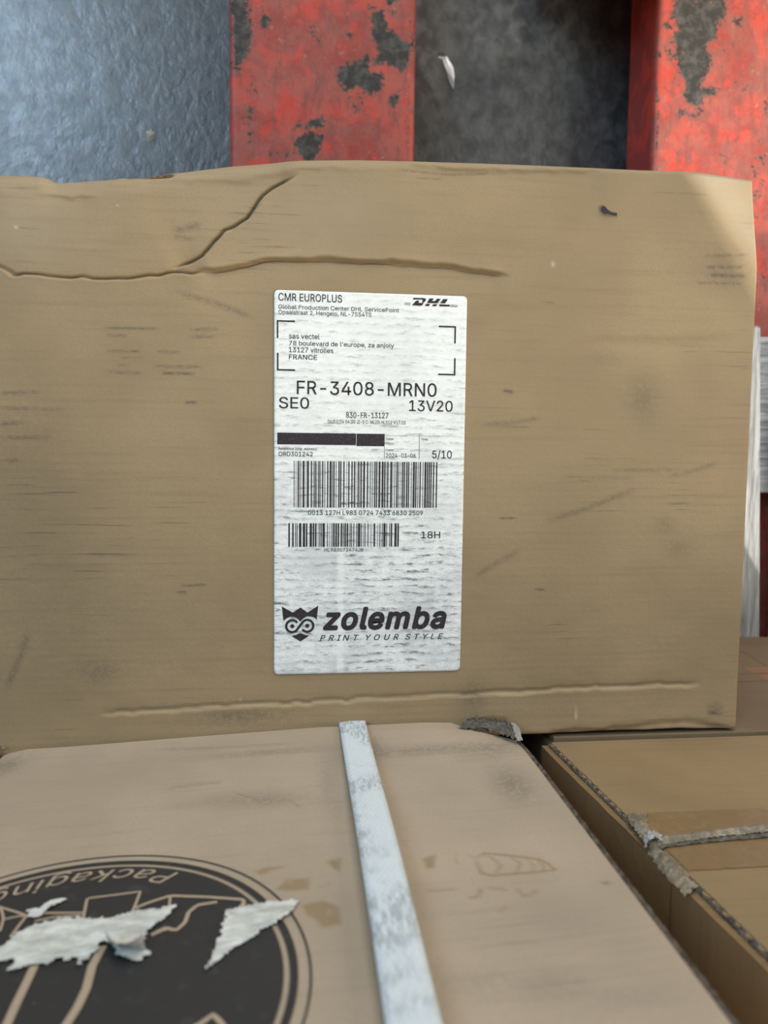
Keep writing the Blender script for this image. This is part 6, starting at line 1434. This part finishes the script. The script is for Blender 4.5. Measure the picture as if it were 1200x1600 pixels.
# crumpled clear tape: ridge along the seam and wrinkles down the corner
crumple('crumpled_tape', [
    rpts([(0.1484, 0.4810), (0.1578, 0.4770), (0.1773, 0.4732), (0.2113, 0.4669), (0.2447, 0.4638)], (.001, .001, .0008, .0008, .0008)),
    rpts([(0.1479, 0.4820), (0.1572, 0.4780), (0.1764, 0.4748), (0.2091, 0.4703), (0.2421, 0.4673)], (.004, .0035, .003, .003, .003)),
    rpts([(0.1472, 0.4835), (0.1568, 0.4801), (0.1752, 0.4769), (0.2066, 0.4741), (0.2388, 0.4718)], (.001, .001, .001, .001, .001))],
    M_film, TAPED, RO, 0.0006, 12, 90, 9)
crumple('crumpled_tape', [
    rpts([(0.1474, 0.4830), (0.1570, 0.4796), (0.1755, 0.4764), (0.2073, 0.4730), (0.2396, 0.4707)], (.001, .0008, .0006, .0006, .0006)),
    rpts([(0.1468, 0.4855), (0.1560, 0.4827), (0.1732, 0.4805), (0.2038, 0.4784), (0.2355, 0.4762)], (.0012, .0012, .001, .001, .001))],
    M_grey_film, TAPED, RO, 0.0006, 16, 90, 5)
crumple('crumpled_tape', [
    rpts([(0.1501, 0.4541), (0.1491, 0.4643), (0.1482, 0.4739), (0.1466, 0.4834)], (.001, .001, .001, .002)),
    rpts([(0.1544, 0.4526), (0.1539, 0.4629), (0.1526, 0.4721), (0.1508, 0.4807)], (.002, .003, .003, .004)),
    rpts([(0.1612, 0.4526), (0.1578, 0.4585), (0.1553, 0.4689), (0.1540, 0.4788)], (.0008, .0008, .0008, .001))],
    M_film, TAPED, RO, 0.0013, 13, 30, 14)
crumple('crumpled_tape', [
    rpts([(0.1462, 0.4844), (0.1454, 0.4964), (0.1452, 0.5075), (0.1463, 0.5163)], (.0, .0, .0, .0)),
    rpts([(0.1488, 0.4836), (0.1499, 0.4939), (0.1499, 0.5043), (0.1500, 0.5141)], (.003, .003, .0026, .001)),
    rpts([(0.1520, 0.4839), (0.1545, 0.4923), (0.1544, 0.5010), (0.1533, 0.5118)], (.0006, .0006, .0006, .0006))],
    M_film, TAPED, RO, 0.0013, 14, 36, 12)
crumple('crumpled_tape', [
    rpts([(0.1454, 0.4812), (0.1488, 0.4789), (0.1523, 0.4776), (0.1553, 0.4773)], (.004, .006, .006, .004)),
    rpts([(0.1436, 0.4863), (0.1465, 0.4850), (0.1499, 0.4837), (0.1536, 0.4820)], (.004, .006, .006, .003))],
    M_white_film, TAPED, RO, 0.0014, 15, 18, 8)

# ------------------------------------------------------------------ carton of the lower layer, right
FYF, FZ0, FZ1 = -0.1630, 0.1325, 0.3598
FO = (0.30, -0.28, FZ0)
FAR = thing('carton', 'brown carton with two tape strips, half hidden right of the labelled carton', 'carton', FO)
V, F = box_geo(0.146, 0.455, -0.42, FYF - 0.004, FZ0, FZ1, 0.0016)
mesh_obj('box_body', V, F, M_dull, FAR, FO)
ZS2 = 0.2480
for a, b in ((FZ0 + 0.0005, ZS2 - 0.0007), (ZS2 + 0.0007, FZ1 - 0.0003)):
    V, F = box_geo(0.148, 0.453, FYF - 0.0040, FYF, a, b, 0.0008)
    mesh_obj('flap', V, F, M_dull, FAR, FO)
for a, b in ((0.2300, 0.2452), (0.2502, 0.2645)):
    V, F = box_geo(0.343, 0.450, FYF - 0.0002, FYF + 0.0005, a, b)
    mesh_obj('packing_tape', V, F, M_tape_dark, FAR, FO)
    V, F = box_geo(0.20, 0.343, FYF - 0.0002, FYF + 0.0004, a, b)
    mesh_obj('packing_tape', V, F, M_dull, FAR, FO)
V, F = [], []
for x, z in [(0.3728, 0.1777), (0.3710, 0.1901), (0.3690, 0.2059), (0.3656, 0.2282), (0.3610, 0.2587)]:
    V += [(x, FYF + 0.0006, z - 0.0012), (x, FYF + 0.0006, z + 0.0012)]
for i in range(4):
    F.append((2 * i, 2 * i + 2, 2 * i + 3, 2 * i + 1))
mesh_obj('score_line', V, F, M_tape_dark, FAR, FO)

# carton that carries the strapped one, hidden behind the labelled carton
HO = (-0.02, -0.28, FZ0)
HID = thing('carton', 'brown carton hidden below the strapped pale carton', 'carton', HO)
V, F = box_geo(-0.155, 0.118, -0.41, -0.172, FZ0, 0.3602, 0.002)
mesh_obj('box_body', V, F, M_dull, HID, HO)

# ------------------------------------------------------------------ litter on the floor
bx_, by_ = 0.1454, 0.3808
V, F = [], []
ln = [(0.1388, 0.3895), (0.1436, 0.3898), (0.1476, 0.3819), (0.1497, 0.3756), (0.1511, 0.3684), (0.1528, 0.3630)]
wd = (0.004, 0.006, 0.010, 0.008, 0.004, 0.001)
for i, ((x, y), w) in enumerate(zip(ln, wd)):
    for k in range(5):
        V.append((x + w * (k / 4 - 0.5), y + 0.002 * math.sin(k * 2 + i), 0.0006 + 0.004 * random.random() * (1 - abs(k / 2 - 1))))
for i in range(len(wd) - 1):
    for k in range(4):
        F.append((i * 5 + k, i * 5 + k + 1, i * 5 + k + 6, i * 5 + k + 5))
o = mesh_obj('paper_scrap', V, F, M_lint, None, (bx_, by_, 0))
tag(o, 'small twisted white scrap lying on the floor between the red forks', 'scrap')
for (cx, cy), rr, nm, lb in (((-0.1406, 0.2998), 0.0055, 'crumb', 'tan crumb stuck to the grey floor left of the forks'),):
    V, F = [], []
    n = 14
    V.append((cx, cy, 0.0022))
    for k in range(n):
        a = 2 * math.pi * k / n
        q = rr * (0.7 + 0.5 * random.random())
        V.append((cx + q * 0.75 * math.cos(a), cy + q * 1.25 * math.sin(a), 0.0003))
    for k in range(n):
        F.append((0, 1 + k, 1 + (k + 1) % n))
    o = mesh_obj(nm, V, F, M_crumb, None, (cx, cy, 0))
    tag(o, lb, 'crumb')
